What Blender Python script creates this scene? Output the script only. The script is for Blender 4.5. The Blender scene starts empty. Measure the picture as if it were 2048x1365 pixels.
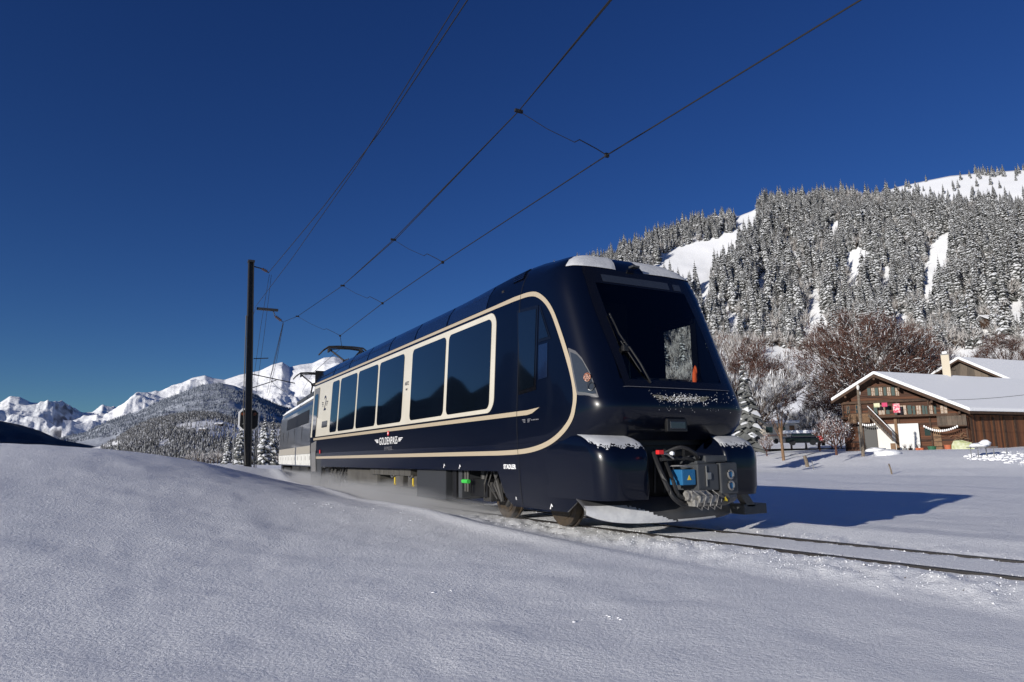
import bpy, math, random
import numpy as np
from math import sin, cos, radians, pi, sqrt, atan2, tan, hypot
from mathutils import Vector, Matrix
random.seed(7); rng = np.random.default_rng(7)
S = bpy.context.scene
COL = S.collection

# ------------------------------------------------------------------ camera
FPX, CX, CY = 1365., 1024., 682.5
PITCH, HEAD, ROLL = radians(9.603), radians(28.68), radians(.8)
CAM = np.array([-5.98, 0., .98])
def _cam():
    h = np.array([sin(HEAD), cos(HEAD), 0]); rt = np.array([cos(HEAD), -sin(HEAD), 0]); up = np.array([0, 0, 1.])
    fw = h*cos(PITCH)+up*sin(PITCH); u2 = -h*sin(PITCH)+up*cos(PITCH)
    return np.array([rt*cos(ROLL)-u2*sin(ROLL), rt*sin(ROLL)+u2*cos(ROLL), fw])
RM = _cam()
def ray(px, py):
    return np.array([(px-CX)/FPX, (CY-py)/FPX, 1.])@RM
def atd(px, py, D): return CAM+ray(px, py)*D          # point at depth D metres seen at that pixel of the photo
def atg(px, D):                                        # ground point (x, y) at depth D
    q = atd(px, 900, D); return float(q[0]), float(q[1])
cd = bpy.data.cameras.new('camera'); cam = bpy.data.objects.new('camera', cd); COL.objects.link(cam)
cd.sensor_width = 36; cd.lens = 36*FPX/2048; cd.clip_start = .05; cd.clip_end = 60000
cam.matrix_world = Matrix(((RM[0][0], RM[1][0], -RM[2][0], CAM[0]), (RM[0][1], RM[1][1], -RM[2][1], CAM[1]),
                           (RM[0][2], RM[1][2], -RM[2][2], CAM[2]), (0, 0, 0, 1)))
S.camera = cam
# ------------------------------------------------------------------ sky, sun, exposure
SUN_EL = radians(13.0); SUNDIR = np.array([.955, .297])        # horizontal travel of the sunlight
SUNDIR = SUNDIR/np.linalg.norm(SUNDIR)
W = bpy.data.worlds.new('World'); S.world = W; W.use_nodes = True
nt = W.node_tree; nt.nodes.clear()
sky = nt.nodes.new('ShaderNodeTexSky'); sky.sky_type = 'NISHITA'; sky.sun_disc = False
sky.sun_elevation = SUN_EL
sd = -SUNDIR                                                 # towards the sun
sky.sun_rotation = atan2(sd[0], sd[1])
sky.altitude = 1600; sky.air_density = 1.0; sky.dust_density = .12; sky.ozone_density = 2.5
hs = nt.nodes.new('ShaderNodeHueSaturation'); hs.inputs['Hue'].default_value = .522; hs.inputs['Saturation'].default_value = 1.2; hs.inputs['Value'].default_value = 1.12
bg = nt.nodes.new('ShaderNodeBackground'); bg.inputs['Strength'].default_value = .064
ow = nt.nodes.new('ShaderNodeOutputWorld')
nt.links.new(sky.outputs[0], hs.inputs['Color']); ti = nt.nodes.new('ShaderNodeMix'); ti.data_type = 'RGBA'; ti.blend_type = 'MULTIPLY'; ti.inputs[0].default_value = 1; ti.inputs[7].default_value = (.50, .76, .95, 1)
nt.links.new(hs.outputs[0], ti.inputs[6]); nt.links.new(ti.outputs[2], bg.inputs[0]); nt.links.new(bg.outputs[0], ow.inputs[0])
sl = bpy.data.lights.new('sun', 'SUN'); sl.energy = 5; sl.angle = radians(.5); sl.color = (1, .95, .87)
so = bpy.data.objects.new('sun', sl); COL.objects.link(so)
dv = Vector((SUNDIR[0]*cos(SUN_EL), SUNDIR[1]*cos(SUN_EL), -sin(SUN_EL)))
so.rotation_euler = dv.to_track_quat('-Z', 'Y').to_euler(); so.location = (-30, -10, 30)
S.view_settings.view_transform = 'Standard'; S.view_settings.look = 'None'; S.view_settings.gamma = 1
S.view_settings.use_curve_mapping = False; S.view_settings.exposure = .04

# ------------------------------------------------------------------ materials
def mat(name, col, rough=.6, metal=0, spec=.5, coat=0, noise=None, bump=None, alpha=1):
    m = bpy.data.materials.new(name); m.use_nodes = True; n = m.node_tree; b = n.nodes['Principled BSDF']
    b.inputs['Base Color'].default_value = (*col, 1); b.inputs['Roughness'].default_value = rough
    b.inputs['Metallic'].default_value = metal; b.inputs['Specular IOR Level'].default_value = spec
    b.inputs['Coat Weight'].default_value = coat; b.inputs['Coat Roughness'].default_value = .04
    if noise:   # (scale, col2, detail, lo, hi, stretch)
        sc, c2, det, lo, hi = noise[:5]; st = noise[5] if len(noise) > 5 else (1, 1, 1)
        tc = n.nodes.new('ShaderNodeTexCoord'); mp = n.nodes.new('ShaderNodeMapping'); mp.inputs['Scale'].default_value = st
        tn = n.nodes.new('ShaderNodeTexNoise'); tn.inputs['Scale'].default_value = sc; tn.inputs['Detail'].default_value = det
        r = n.nodes.new('ShaderNodeValToRGB'); r.color_ramp.elements[0].position = lo; r.color_ramp.elements[1].position = hi
        r.color_ramp.elements[0].color = (*col, 1); r.color_ramp.elements[1].color = (*c2, 1)
        n.links.new(tc.outputs['Object'], mp.inputs[0]); n.links.new(mp.outputs[0], tn.inputs['Vector'])
        n.links.new(tn.outputs['Fac'], r.inputs[0]); n.links.new(r.outputs[0], b.inputs['Base Color'])
    if bump:    # (scale, strength, distance, detail)
        tc = n.nodes.new('ShaderNodeTexCoord'); tn = n.nodes.new('ShaderNodeTexNoise')
        tn.inputs['Scale'].default_value = bump[0]; tn.inputs['Detail'].default_value = bump[3] if len(bump) > 3 else 3
        bp = n.nodes.new('ShaderNodeBump'); bp.inputs['Strength'].default_value = bump[1]; bp.inputs['Distance'].default_value = bump[2]
        n.links.new(tc.outputs['Object'], tn.inputs['Vector']); n.links.new(tn.outputs['Fac'], bp.inputs['Height']); n.links.new(bp.outputs[0], b.inputs['Normal'])
    return m
def planks(name, c1, c2, pitch, axis='X'):
    """weathered board wall: colour differs board by board, grain runs along"""
    m = bpy.data.materials.new(name); m.use_nodes = True; n = m.node_tree; b = n.nodes['Principled BSDF']; L = n.links.new
    tc = n.nodes.new('ShaderNodeTexCoord'); sp = n.nodes.new('ShaderNodeSeparateXYZ'); L(tc.outputs['Object'], sp.inputs[0])
    a = n.nodes.new('ShaderNodeMath'); a.operation = 'DIVIDE'; a.inputs[1].default_value = pitch; L(sp.outputs[axis], a.inputs[0])
    f = n.nodes.new('ShaderNodeMath'); f.operation = 'FLOOR'; L(a.outputs[0], f.inputs[0])
    wn = n.nodes.new('ShaderNodeTexWhiteNoise'); wn.noise_dimensions = '1D'; L(f.outputs[0], wn.inputs['W'])
    mp = n.nodes.new('ShaderNodeMapping'); mp.inputs['Scale'].default_value = (6, 6, .6) if axis != 'Z' else (.6, .6, 6); L(tc.outputs['Object'], mp.inputs[0])
    tn = n.nodes.new('ShaderNodeTexNoise'); tn.inputs['Scale'].default_value = 1.6; tn.inputs['Detail'].default_value = 5; L(mp.outputs[0], tn.inputs['Vector'])
    mx = n.nodes.new('ShaderNodeMath'); mx.operation = 'MULTIPLY_ADD'; mx.inputs[1].default_value = .5; L(wn.outputs['Value'], mx.inputs[0])
    h = n.nodes.new('ShaderNodeMath'); h.operation = 'MULTIPLY'; h.inputs[1].default_value = .5; L(tn.outputs['Fac'], h.inputs[0]); L(h.outputs[0], mx.inputs[2])
    r = n.nodes.new('ShaderNodeValToRGB'); r.color_ramp.elements[0].position = .2; r.color_ramp.elements[1].position = .75
    r.color_ramp.elements[0].color = (*c1, 1); r.color_ramp.elements[1].color = (*c2, 1); L(mx.outputs[0], r.inputs[0])
    fr = n.nodes.new('ShaderNodeMath'); fr.operation = 'FRACT'; L(a.outputs[0], fr.inputs[0])
    bp = n.nodes.new('ShaderNodeBump'); bp.inputs['Distance'].default_value = .03
    g = n.nodes.new('ShaderNodeMath'); g.operation = 'GREATER_THAN'; g.inputs[1].default_value = .1; L(fr.outputs[0], g.inputs[0]); L(g.outputs[0], bp.inputs['Height'])
    L(r.outputs[0], b.inputs['Base Color']); L(bp.outputs[0], b.inputs['Normal']); b.inputs['Roughness'].default_value = .8
    return m
def snow_mat(name='snow', big=True):
    m = bpy.data.materials.new(name); m.use_nodes = True; n = m.node_tree; b = n.nodes['Principled BSDF']; L = n.links.new
    b.inputs['Roughness'].default_value = .75; b.inputs['Specular IOR Level'].default_value = .25
    tc = n.nodes.new('ShaderNodeTexCoord')
    def nz(s, d, st=(1, 1, 1), rgh=.6):
        mp = n.nodes.new('ShaderNodeMapping'); mp.inputs['Scale'].default_value = st; L(tc.outputs['Object'], mp.inputs[0])
        t = n.nodes.new('ShaderNodeTexNoise'); t.inputs['Scale'].default_value = s; t.inputs['Detail'].default_value = d; t.inputs['Roughness'].default_value = rgh
        L(mp.outputs[0], t.inputs['Vector']); return t.outputs['Fac']
    def m2(op, a, bb):
        k = n.nodes.new('ShaderNodeMath'); k.operation = op
        for i, v in enumerate((a, bb)):
            if isinstance(v, (int, float)): k.inputs[i].default_value = v
            else: L(v, k.inputs[i])
        return k.outputs[0]
    b.inputs['Base Color'].default_value = (.86, .87, .89, 1)
    if big:
        grain = nz(34, 6, rgh=.7); cell = nz(11, 3); patch = nz(1.1, 4); wind = nz(.8, 4, (.5, 2.2, 1))
        h = m2('ADD', m2('MULTIPLY', grain, .04), m2('ADD', m2('MULTIPLY', cell, .018), m2('MULTIPLY', wind, .055)))
        h = m2('ADD', h, m2('MULTIPLY', patch, .035))
        bp = n.nodes.new('ShaderNodeBump'); bp.inputs['Strength'].default_value = .5; bp.inputs['Distance'].default_value = 1.0
        L(h, bp.inputs['Height']); L(bp.outputs[0], b.inputs['Normal'])
    else:
        h = nz(5, 4)
        bp = n.nodes.new('ShaderNodeBump'); bp.inputs['Strength'].default_value = .5; bp.inputs['Distance'].default_value = .08
        L(h, bp.inputs['Height']); L(bp.outputs[0], b.inputs['Normal'])
    return m
M = dict(
 snow=snow_mat('snow_field'), roofsnow=snow_mat('roof_snow', False),
 navy=mat('navy_paint', (.0013, .0028, .0095), .28, spec=.2, coat=.38),
 cream=mat('cream_paint', (.56, .52, .43), .3, coat=.4, noise=(1.5, (.61, .57, .48), 3, .3, .7)),
 beige=mat('beige_stripe', (.42, .35, .25), .35, coat=.3),
 glass=mat('tinted_glass', (.003, .005, .008), .03, spec=.9, coat=1),
 blackg=mat('black_gloss', (.004, .004, .005), .12, coat=.4),
 black=mat('black_rubber', (.008, .008, .009), .6),
 dark=mat('dark_underframe', (.02, .02, .021), .6, noise=(6, (.045, .042, .038), 5, .35, .7), bump=(20, .4, .01)),
 grey=mat('grey_metal', (.035, .038, .042), .5, noise=(4, (.05, .053, .058), 4, .3, .7)),
 tank=mat('grey_tank', (.10, .095, .085), .5, noise=(3, (.055, .052, .047), 4, .3, .7)),
 steel=mat('steel', (.45, .44, .42), .35, metal=.8, noise=(9, (.3, .29, .27), 3, .3, .7)),
 rail=mat('rail_steel', (.009, .008, .008), .5, metal=.1, noise=(8, (.022, .017, .014), 4, .3, .7)),
 wire=mat('wire_copper', (.012, .011, .011), .6),
 mast=mat('mast_steel', (.02, .021, .023), .5, noise=(5, (.035, .03, .028), 4, .4, .8)),
 white=mat('white_print', (.8, .8, .8), .5), red=mat('red_paint', (.6, .02, .02), .4), orange=mat('orange_cloth', (.8, .11, .02), .8, bump=(12, .6, .03)),
 blue=mat('blue_box', (.012, .11, .25), .5), yellow=mat('yellow_paint', (.7, .5, .03), .5), green=mat('green_valve', (.05, .5, .07), .5),
 doorgrey=mat('door_grey', (.16, .155, .15), .4, coat=.3), loco=mat('loco_grey', (.03, .032, .036), .3, coat=.5, noise=(1.2, (.05, .05, .052), 3, .3, .7)),
 cab=mat('cab_interior', (.012, .012, .013), .8), seat=mat('seat_cloth', (.02, .02, .024), .9),
 wood=planks('old_planks', (.035, .012, .005), (.17, .062, .022), .2), woodz=planks('log_wall', (.022, .008, .004), (.11, .038, .014), .22, 'Z'),
 woodg=planks('grey_planks', (.05, .04, .032), (.16, .125, .095), .22), woodd=mat('dark_wood', (.035, .018, .01), .8, noise=(3, (.075, .038, .02), 5, .3, .7)),
 woodl=mat('light_wood', (.22, .13, .07), .8, noise=(5, (.13, .075, .04), 5, .3, .7)),
 post=mat('weathered_post', (.2, .16, .12), .9, noise=(6, (.1, .08, .06), 5, .3, .7), bump=(18, .5, .02)),
 shutter=mat('green_shutter', (.012, .04, .035), .6), winlight=mat('curtain_window', (.42, .33, .26), .5, noise=(9, (.12, .08, .055), 3, .35, .7)),
 plaster=mat('white_plaster', (.6, .59, .56), .8), whitebox=mat('white_panel', (.62, .62, .61), .7),
 chimney=mat('chimney_plaster', (.52, .46, .36), .85, bump=(12, .3, .02)), pink=mat('pink_cloth', (.6, .06, .12), .8, noise=(5, (.75, .45, .45), 3, .5, .56)),
 tarp=mat('yellow_green_tarp', (.26, .29, .09), .5, noise=(2.5, (.5, .52, .4), 4, .35, .7), bump=(5, .7, .06)),
 terra=mat('terracotta', (.4, .11, .05), .8), caravan=mat('caravan_body', (.66, .6, .5), .5, noise=(3, (.5, .44, .36), 4, .35, .65)),
 carred=mat('red_car', (.3, .01, .01), .25, coat=1), cloth=mat('cream_cloth', (.6, .58, .4), .8, noise=(6, (.3, .4, .2), 3, .55, .6)),
 bark=mat('bark', (.055, .038, .028), .9, noise=(4, (.12, .095, .08), 5, .35, .7)), twig=mat('brown_twig', (.06, .03, .022), .9, noise=(.8, (.1, .04, .026), 4, .3, .7)),
 leaf=mat('dead_leaf', (.075, .04, .028), .9, noise=(1.2, (.04, .026, .022), 4, .3, .7)),
 fsnow=mat('branch_snow', (.78, .79, .81), .8), tsnow=mat('tree_snow', (.62, .63, .65), .85), needle=mat('spruce_needles', (.075, .08, .076), .9, noise=(.5, (.17, .172, .166), 4, .3, .7)),
 frost=mat('hoar_frost_twig', (.6, .59, .59), .9, noise=(.4, (.3, .27, .25), 4, .3, .7)),
 gravel=mat('ballast_bits', (.06, .045, .035), .95),
)
# ------------------------------------------------------------------ helpers
def mesh(name, V, F, m, parent=None, smooth=False, org=None, label=None):
    """one mesh object; V given in the frame of build coordinates, shifted by the root's location"""
    me = bpy.data.meshes.new(name)
    V = np.asarray(V, float).reshape(-1, 3)
    if parent is not None and org is None: org = parent.get('_org', (0, 0, 0))
    if org is not None: V = V-np.array(org)
    me.from_pydata(V.tolist(), [], F if isinstance(F, list) else F.tolist()); me.update()
    ms = m if isinstance(m, (list, tuple)) else [m]
    for k in ms: me.materials.append(M[k] if isinstance(k, str) else k)
    if smooth: me.shade_smooth()
    o = bpy.data.objects.new(name, me); COL.objects.link(o)
    if parent is not None:
        o.parent = parent; o['_org'] = list(parent.get('_org', (0, 0, 0)))
    elif org is not None: o.location = org
    if label: o['label'] = label
    return o
def thing(name, label, cat, loc=(0, 0, 0), rotz=0, group=None, local=False):
    o = bpy.data.objects.new(name, None); COL.objects.link(o); o.location = loc; o.rotation_euler = (0, 0, rotz)
    o.empty_display_size = .2
    o['label'] = label; o['category'] = cat; o['_org'] = [0, 0, 0] if local else list(map(float, loc))
    if group: o['group'] = group
    return o
def tag(o, label, cat, group=None):
    o['label'] = label; o['category'] = cat
    if group: o['group'] = group
    return o
class B:
    """collects shapes for one mesh"""
    def __init__(s): s.V = []; s.F = []; s.K = []; s.k = 0
    def add(s, V, F):
        n = len(s.V); s.V += [tuple(map(float, v)) for v in V]; s.F += [tuple(n+i for i in f) for f in F]; s.K += [s.k]*len(F); return s
    def box(s, x0, x1, y0, y1, z0, z1, bev=0):
        b = min(bev, (x1-x0)/2.01, (y1-y0)/2.01, (z1-z0)/2.01)
        if b <= 0:
            V = [(x, y, z) for x in (x0, x1) for y in (y0, y1) for z in (z0, z1)]
            return s.add(V, [(0, 1, 3, 2), (4, 6, 7, 5), (0, 4, 5, 1), (2, 3, 7, 6), (0, 2, 6, 4), (1, 5, 7, 3)])
        import bmesh
        bm = bmesh.new(); bmesh.ops.create_cube(bm, size=1, matrix=Matrix.Translation(((x0+x1)/2, (y0+y1)/2, (z0+z1)/2)) @ Matrix.Diagonal((x1-x0, y1-y0, z1-z0, 1)))
        bmesh.ops.bevel(bm, geom=bm.edges[:], offset=b, segments=2, affect='EDGES', profile=.7)
        bm.verts.index_update(); V = [v.co[:] for v in bm.verts]; F = [[v.index for v in f.verts] for f in bm.faces]; bm.free()
        return s.add(V, F)
    def obox(s, c, u, v, w, a, b, cc):
        """box with half sizes a, b, cc along unit vectors u, v, w"""
        c, u, v, w = map(np.array, (c, u, v, w)); V = [c+i*a*u+j*b*v+k*cc*w for i in (-1, 1) for j in (-1, 1) for k in (-1, 1)]
        return s.add(V, [(0, 1, 3, 2), (4, 6, 7, 5), (0, 4, 5, 1), (2, 3, 7, 6), (0, 2, 6, 4), (1, 5, 7, 3)])
    def tube(s, pts, r, n=8, cap=True):
        pts = [np.array(p, float) for p in pts]; R = r if isinstance(r, (list, tuple, np.ndarray)) else [r]*len(pts)
        V = []; F = []
        for i, p in enumerate(pts):
            t = pts[min(i+1, len(pts)-1)]-pts[max(i-1, 0)]; t = t/(np.linalg.norm(t)+1e-9)
            a = np.cross(t, (0, 0, 1.)) if abs(t[2]) < .9 else np.cross(t, (1., 0, 0)); a /= np.linalg.norm(a); b = np.cross(t, a)
            for k in range(n):
                q = 2*pi*k/n; V.append(p+R[i]*(cos(q)*a+sin(q)*b))
        for i in range(len(pts)-1):
            for k in range(n): F.append((i*n+k, i*n+(k+1) % n, (i+1)*n+(k+1) % n, (i+1)*n+k))
        if cap: F += [tuple(range(n))[::-1], tuple((len(pts)-1)*n+k for k in range(n))]
        return s.add(V, F)
    def prism(s, poly, d):
        """poly: 3D points (planar), extruded by vector d"""
        n = len(poly); P = [np.array(p, float) for p in poly]; d = np.array(d, float)
        V = P+[p+d for p in P]
        return s.add(V, [tuple(range(n))[::-1], tuple(range(n, 2*n))]+[(i, (i+1) % n, n+(i+1) % n, n+i) for i in range(n)])
    def lump(s, c, r, seed=0, n=7, m=4, flat=1.):
        rr = random.Random(seed); V = []; F = []
        for j in range(m+1):
            ph = pi*j/m
            for k in range(n):
                q = 2*pi*k/n; f = rr.uniform(.8, 1.15)
                V.append((c[0]+r[0]*sin(ph)*cos(q)*f, c[1]+r[1]*sin(ph)*sin(q)*f, c[2]+r[2]*cos(ph)*f*flat))
        for j in range(m):
            for k in range(n): F.append((j*n+k, (j+1)*n+k, (j+1)*n+(k+1) % n, j*n+(k+1) % n))
        return s.add(V, F)
    def build(s, name, m, parent=None, smooth=False, label=None, org=None):
        o = mesh(name, s.V, s.F, m, parent, smooth, org, label)
        if isinstance(m, (list, tuple)): o.data.polygons.foreach_set('material_index', s.K)
        return o
def bz(o, w=.01, seg=2):
    md = o.modifiers.new('bevel', 'BEVEL'); md.width = w; md.segments = seg; md.limit_method = 'ANGLE'; return o
def ss(a, b, t): t = np.clip((t-a)/(b-a), 0, 1); return t*t*(3-2*t)
# numpy value noise
_L = rng.random((256, 256))
def vn(x, y):
    xi = np.floor(x).astype(int); yi = np.floor(y).astype(int); fx = x-xi; fy = y-yi
    fx = fx*fx*(3-2*fx); fy = fy*fy*(3-2*fy)
    a = _L[xi % 256, yi % 256]; b = _L[(xi+1) % 256, yi % 256]; c = _L[xi % 256, (yi+1) % 256]; d = _L[(xi+1) % 256, (yi+1) % 256]
    return (a*(1-fx)+b*fx)*(1-fy)+(c*(1-fx)+d*fx)*fy
def fbm(x, y, o=5, g=.5):
    s = 0; a = 1; t = 0
    for i in range(o): s = s+a*vn(x+i*17.3, y+i*9.1); t += a; a *= g; x = x*2.03; y = y*2.03
    return s/t
def ridged(x, y, o=6, g=.5):
    s = 0; a = 1; t = 0
    for i in range(o): s = s+a*(1-abs(2*vn(x+i*31.7, y+i*13.9)-1)); t += a; a *= g; x = x*2.07; y = y*2.07
    return s/t

# ------------------------------------------------------------------ ground
def xc(y):
    """track centre line: a gentle curve to the right"""
    y = np.asarray(y, float)
    return np.where(y < 14, (14-y)**2/(2*96.), (y-14)**2/(2*200.))
CREST = [(-300,882,15),(-150,885,15.5),(0,889,16),(150,892,17),(300,903,19),(400,915,21),(470,928,24),(505,942,25.5),(540,956,22),(600,972,19),(688,998,14.2),(800,1021,10.8)]
CP = []
for px, py, D in CREST:
    if px < 450: D *= .74; py += 9
    q = atd(px, py, D); CP.append(q)
    if px < 450:
        h = q[:2]-CAM[:2]; n = h/np.linalg.norm(h); CP.append([*(q[:2]+n*12), q[2]-.55]); CP.append([*(q[:2]+n*30), q[2]-2.2])
CP += [(-6,2,.0),(-4,2,-.03),(-2.5,2,-.05),(-8,2,.01),(-12,2,.03),(-20,2,.06),(-6,5,.05),(-9,5,.16),(-14,6,.3),(-4,5,.0),(-2.3,5,-.03),(-2.1,8,.02),(-3.5,9,.1),
       (-6,-2,-.05),(-3,-3,-.08),(-12,-3,-.05),(-25,-5,-.1),(-2,35,.35),(-4.,42,.3),(-7,50,.25),(-1.9,29.5,.5)]
CP = np.array([list(map(float, p)) for p in CP])
def _tps(P, lam=.02):
    n = len(P); d = np.linalg.norm(P[:, None, :2]-P[None, :, :2], axis=2); K = d**2*np.log(d+1e-9)/50
    A = np.zeros((n+3, n+3)); A[:n, :n] = K+lam*np.eye(n); A[:n, n] = 1; A[:n, n+1:] = P[:, :2]; A[n, :n] = 1; A[n+1:, :n] = P[:, :2].T
    b = np.zeros(n+3); b[:n] = P[:, 2]; w = np.linalg.solve(A, b)
    def f(x, y):
        s = w[n]+w[n+1]*x+w[n+2]*y
        for i in range(n):
            d2 = (x-P[i, 0])**2+(y-P[i, 1])**2; s = s+w[i]*d2*.5*np.log(d2+1e-9)/50
        return s
    return f
TPS = _tps(CP)
def ground(x, y):
    x = np.asarray(x, float); y = np.asarray(y, float); s = x-xc(np.clip(y, -60, 90)); u = -s-.5; v = s-.5
    r = np.hypot(x-CAM[0], y-CAM[1])
    base = -.010-.008*np.clip(s+.5, 0, 1)
    k = ss(35, 60, r); zt = TPS(np.clip(x, -40, 10), np.clip(y, -20, 55)); zl = zt*(1-k)+(-.05)*k
    zl = zl+.05*np.exp(-((u-1.35)/.22)**2)*ss(3, 9, y)*(1-ss(25, 40, y))
    left = base*(1-ss(.35, 1.25, u))+ss(.35, 1.25, u)*zl
    right = np.interp(v, [0, .3, 1.2, 2.2, 4, 8, 14, 24, 36, 42, 48, 54, 60, 72, 100], [-.022, -.02, .03, -.1, -.2, -.3, -.42, -.52, -.52, -.2, .5, .95, 1.05, 1.15, 2.0])
    z = np.where(s < 0, left, np.where(v > 0, right, base))
    # uneven snow
    amp = ss(.2, 2.5, np.abs(s)-.5)
    z = z+(fbm(x*.35+5, y*.35+9, 4)-.5)*np.where(s < 0, .05, .13)*amp*ss(3, 10, r)+(fbm(x*1.7, y*1.7, 3)-.5)*.035*amp
    crumb = np.exp(-((u-.45)/.45)**2)+.8*np.exp(-((v-.25)/.3)**2)
    z = z+(fbm(x*7, y*7, 3)-.5)*.09*crumb
    gr = np.abs(s)-.5                                     # wheel groove beside each rail head
    z = z-.014*np.exp(-((gr)/.055)**2)
    return z
def G(x, y): return float(ground(np.array([x]), np.array([y]))[0])
az0 = math.degrees(HEAD)
azs = np.concatenate([np.arange(az0-180, az0-46, 4), np.arange(az0-46, az0+46, .17), np.arange(az0+46, az0+180.1, 4)])
rs = np.concatenate([[.01], .5*np.exp(np.linspace(0, math.log(420/.5), 470))])
A_, R_ = np.meshgrid(np.radians(azs), rs); X = CAM[0]+R_*np.sin(A_); Y = CAM[1]+R_*np.cos(A_); Z = ground(X, Y)
def gridmesh(name, X, Y, Z, m, smooth=True):
    h, w = X.shape; V = np.stack([X, Y, Z], -1).reshape(-1, 3); I = np.arange(h*w).reshape(h, w)
    F = np.stack([I[:-1, :-1], I[:-1, 1:], I[1:, 1:], I[1:, :-1]], -1).reshape(-1, 4)
    me = bpy.data.meshes.new(name); me.vertices.add(len(V)); me.vertices.foreach_set('co', V.ravel())
    me.loops.add(F.size); me.loops.foreach_set('vertex_index', F.ravel().astype(np.int32)); me.polygons.add(len(F))
    me.polygons.foreach_set('loop_start', np.arange(0, F.size, 4, dtype=np.int32)); me.polygons.foreach_set('loop_total', np.full(len(F), 4, np.int32))
    me.update(calc_edges=True); me.validate()
    if smooth: me.shade_smooth()
    for k in (m if isinstance(m, list) else [m]): me.materials.append(M[k] if isinstance(k, str) else k)
    o = bpy.data.objects.new(name, me); COL.objects.link(o); return o
g = gridmesh('snow_ground', X, Y, Z, 'snow'); g['kind'] = 'structure'
fl = gridmesh('valley_floor', *np.meshgrid(np.linspace(-22000, 22000, 24), np.linspace(-22000, 22000, 24)), np.full((24, 24), -45.), 'roofsnow'); fl['kind'] = 'structure'

# ------------------------------------------------------------------ mountains and hills
def terrain_mat(name, snow, rock, nlo, nhi, scale, mix_noise=.5, bump=0):
    m = bpy.data.materials.new(name); m.use_nodes = True; n = m.node_tree; b = n.nodes['Principled BSDF']; L = n.links.new
    ge = n.nodes.new('ShaderNodeNewGeometry'); sp = n.nodes.new('ShaderNodeSeparateXYZ'); L(ge.outputs['Normal'], sp.inputs[0])
    tc = n.nodes.new('ShaderNodeTexCoord'); tn = n.nodes.new('ShaderNodeTexNoise'); tn.inputs['Scale'].default_value = scale; tn.inputs['Detail'].default_value = 8; tn.inputs['Roughness'].default_value = .65
    L(tc.outputs['Object'], tn.inputs['Vector'])
    a = n.nodes.new('ShaderNodeMath'); a.operation = 'MULTIPLY_ADD'; a.inputs[1].default_value = mix_noise; L(tn.outputs['Fac'], a.inputs[0]); L(sp.outputs['Z'], a.inputs[2])
    r = n.nodes.new('ShaderNodeValToRGB'); r.color_ramp.elements[0].position = nlo; r.color_ramp.elements[1].position = nhi
    r.color_ramp.elements[0].color = (*rock, 1); r.color_ramp.elements[1].color = (*snow, 1); L(a.outputs[0], r.inputs[0])
    L(r.outputs[0], b.inputs['Base Color']); b.inputs['Roughness'].default_value = .85
    if bump:
        bp = n.nodes.new('ShaderNodeBump'); bp.inputs['Strength'].default_value = .6; bp.inputs['Distance'].default_value = bump
        L(tn.outputs['Fac'], bp.inputs['Height']); L(bp.outputs[0], b.inputs['Normal'])
    return m
def dirs(pts):
    o = []
    for px, py in pts:
        v = ray(px, py); o.append((atan2(v[0], v[1]), v[2]/hypot(v[0], v[1])))
    o.sort(); return np.array(o)
def proj(P):
    q = RM@(np.array(P)-CAM)
    return CX+FPX*q[0]/q[2], CY-FPX*q[1]/q[2]
class Layer:
    """a range of hills: its crest line has its own bearings, heights and distance from the railway"""
    def __init__(s, ridge, r0, r1, z0, amp, scale, expo=1., seed=0, back=.5, rid=True, knee=None, emin=.02):
        s.emin = emin
        s.d = dirs(ridge); s.r0 = r0; s.r1 = r1; s.z0 = z0; s.amp = amp; s.scale = scale; s.ex = expo; s.seed = seed; s.back = back; s.rid = rid; s.knee = knee
    def R1(s, a): return s.r1(a, np.interp(a, s.d[:, 0], s.d[:, 1])) if callable(s.r1) else np.full_like(a, s.r1)
    def at(s, a, t):
        """t 0 foot .. 1 crest .. >1 behind"""
        te = np.interp(a, s.d[:, 0], s.d[:, 1]); r1 = s.R1(a); r = s.r0+(r1-s.r0)*t; zr = CAM[2]+te*r1
        f = np.clip(t, 0, 1)**s.ex
        if s.knee: f = np.interp(np.clip(t, 0, 1), *s.knee)
        z = s.z0+(zr-s.z0)*f
        z = np.where(t > 1, zr-(t-1)*(r1-s.r0)*s.back, z)
        x = CAM[0]+r*np.sin(a); y = CAM[1]+r*np.cos(a)
        nf = ridged if s.rid else fbm
        n = nf(x/s.scale+s.seed, y/s.scale+s.seed*.7, 6)-.55
        env = np.clip(t*5, 0, 1)*np.clip(np.abs(1-t)*2.0, s.emin, 1)
        return x, y, z+n*s.amp*env
    def make(s, name, px0, px1, na, nt, m, tmax=1.35):
        a0 = atan2(*ray(px0, 900)[:2]); a1 = atan2(*ray(px1, 900)[:2])
        A, T = np.meshgrid(np.linspace(a0, a1, na), np.concatenate([np.linspace(0, 1, nt), np.linspace(1.03, tmax, 8)]))
        X, Y, Z = s.at(A, T); Z[-1] = -60
        o = gridmesh(name, X, Y, Z, m); o['kind'] = 'structure'; return o
m_rock = terrain_mat('rock_and_snow', (.82, .84, .87), (.16, .16, .18), .80, .98, .003, .5, 90)
m_alp = terrain_mat('alpine_snow', (.84, .85, .88), (.3, .31, .34), .64, .80, .004, .34, 60)
m_forfar = terrain_mat('haze_tinted_forest', (.36, .39, .45), (.11, .13, .17), .95, 1.25, .03, .6, 8)  # snowy forest with the distance haze mixed into its bluish colours
m_shade = terrain_mat('shade_tinted_forest', (.10, .13, .18), (.02, .032, .05), 1.0, 1.3, .02, .6, 8)  # dark forest tone, deepened and blued to stand for the slope's shadow
m_hill = terrain_mat('wooded_hill_ground', (.8, .81, .84), (.35, .34, .33), .6, .95, .05, .5, 1)
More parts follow.
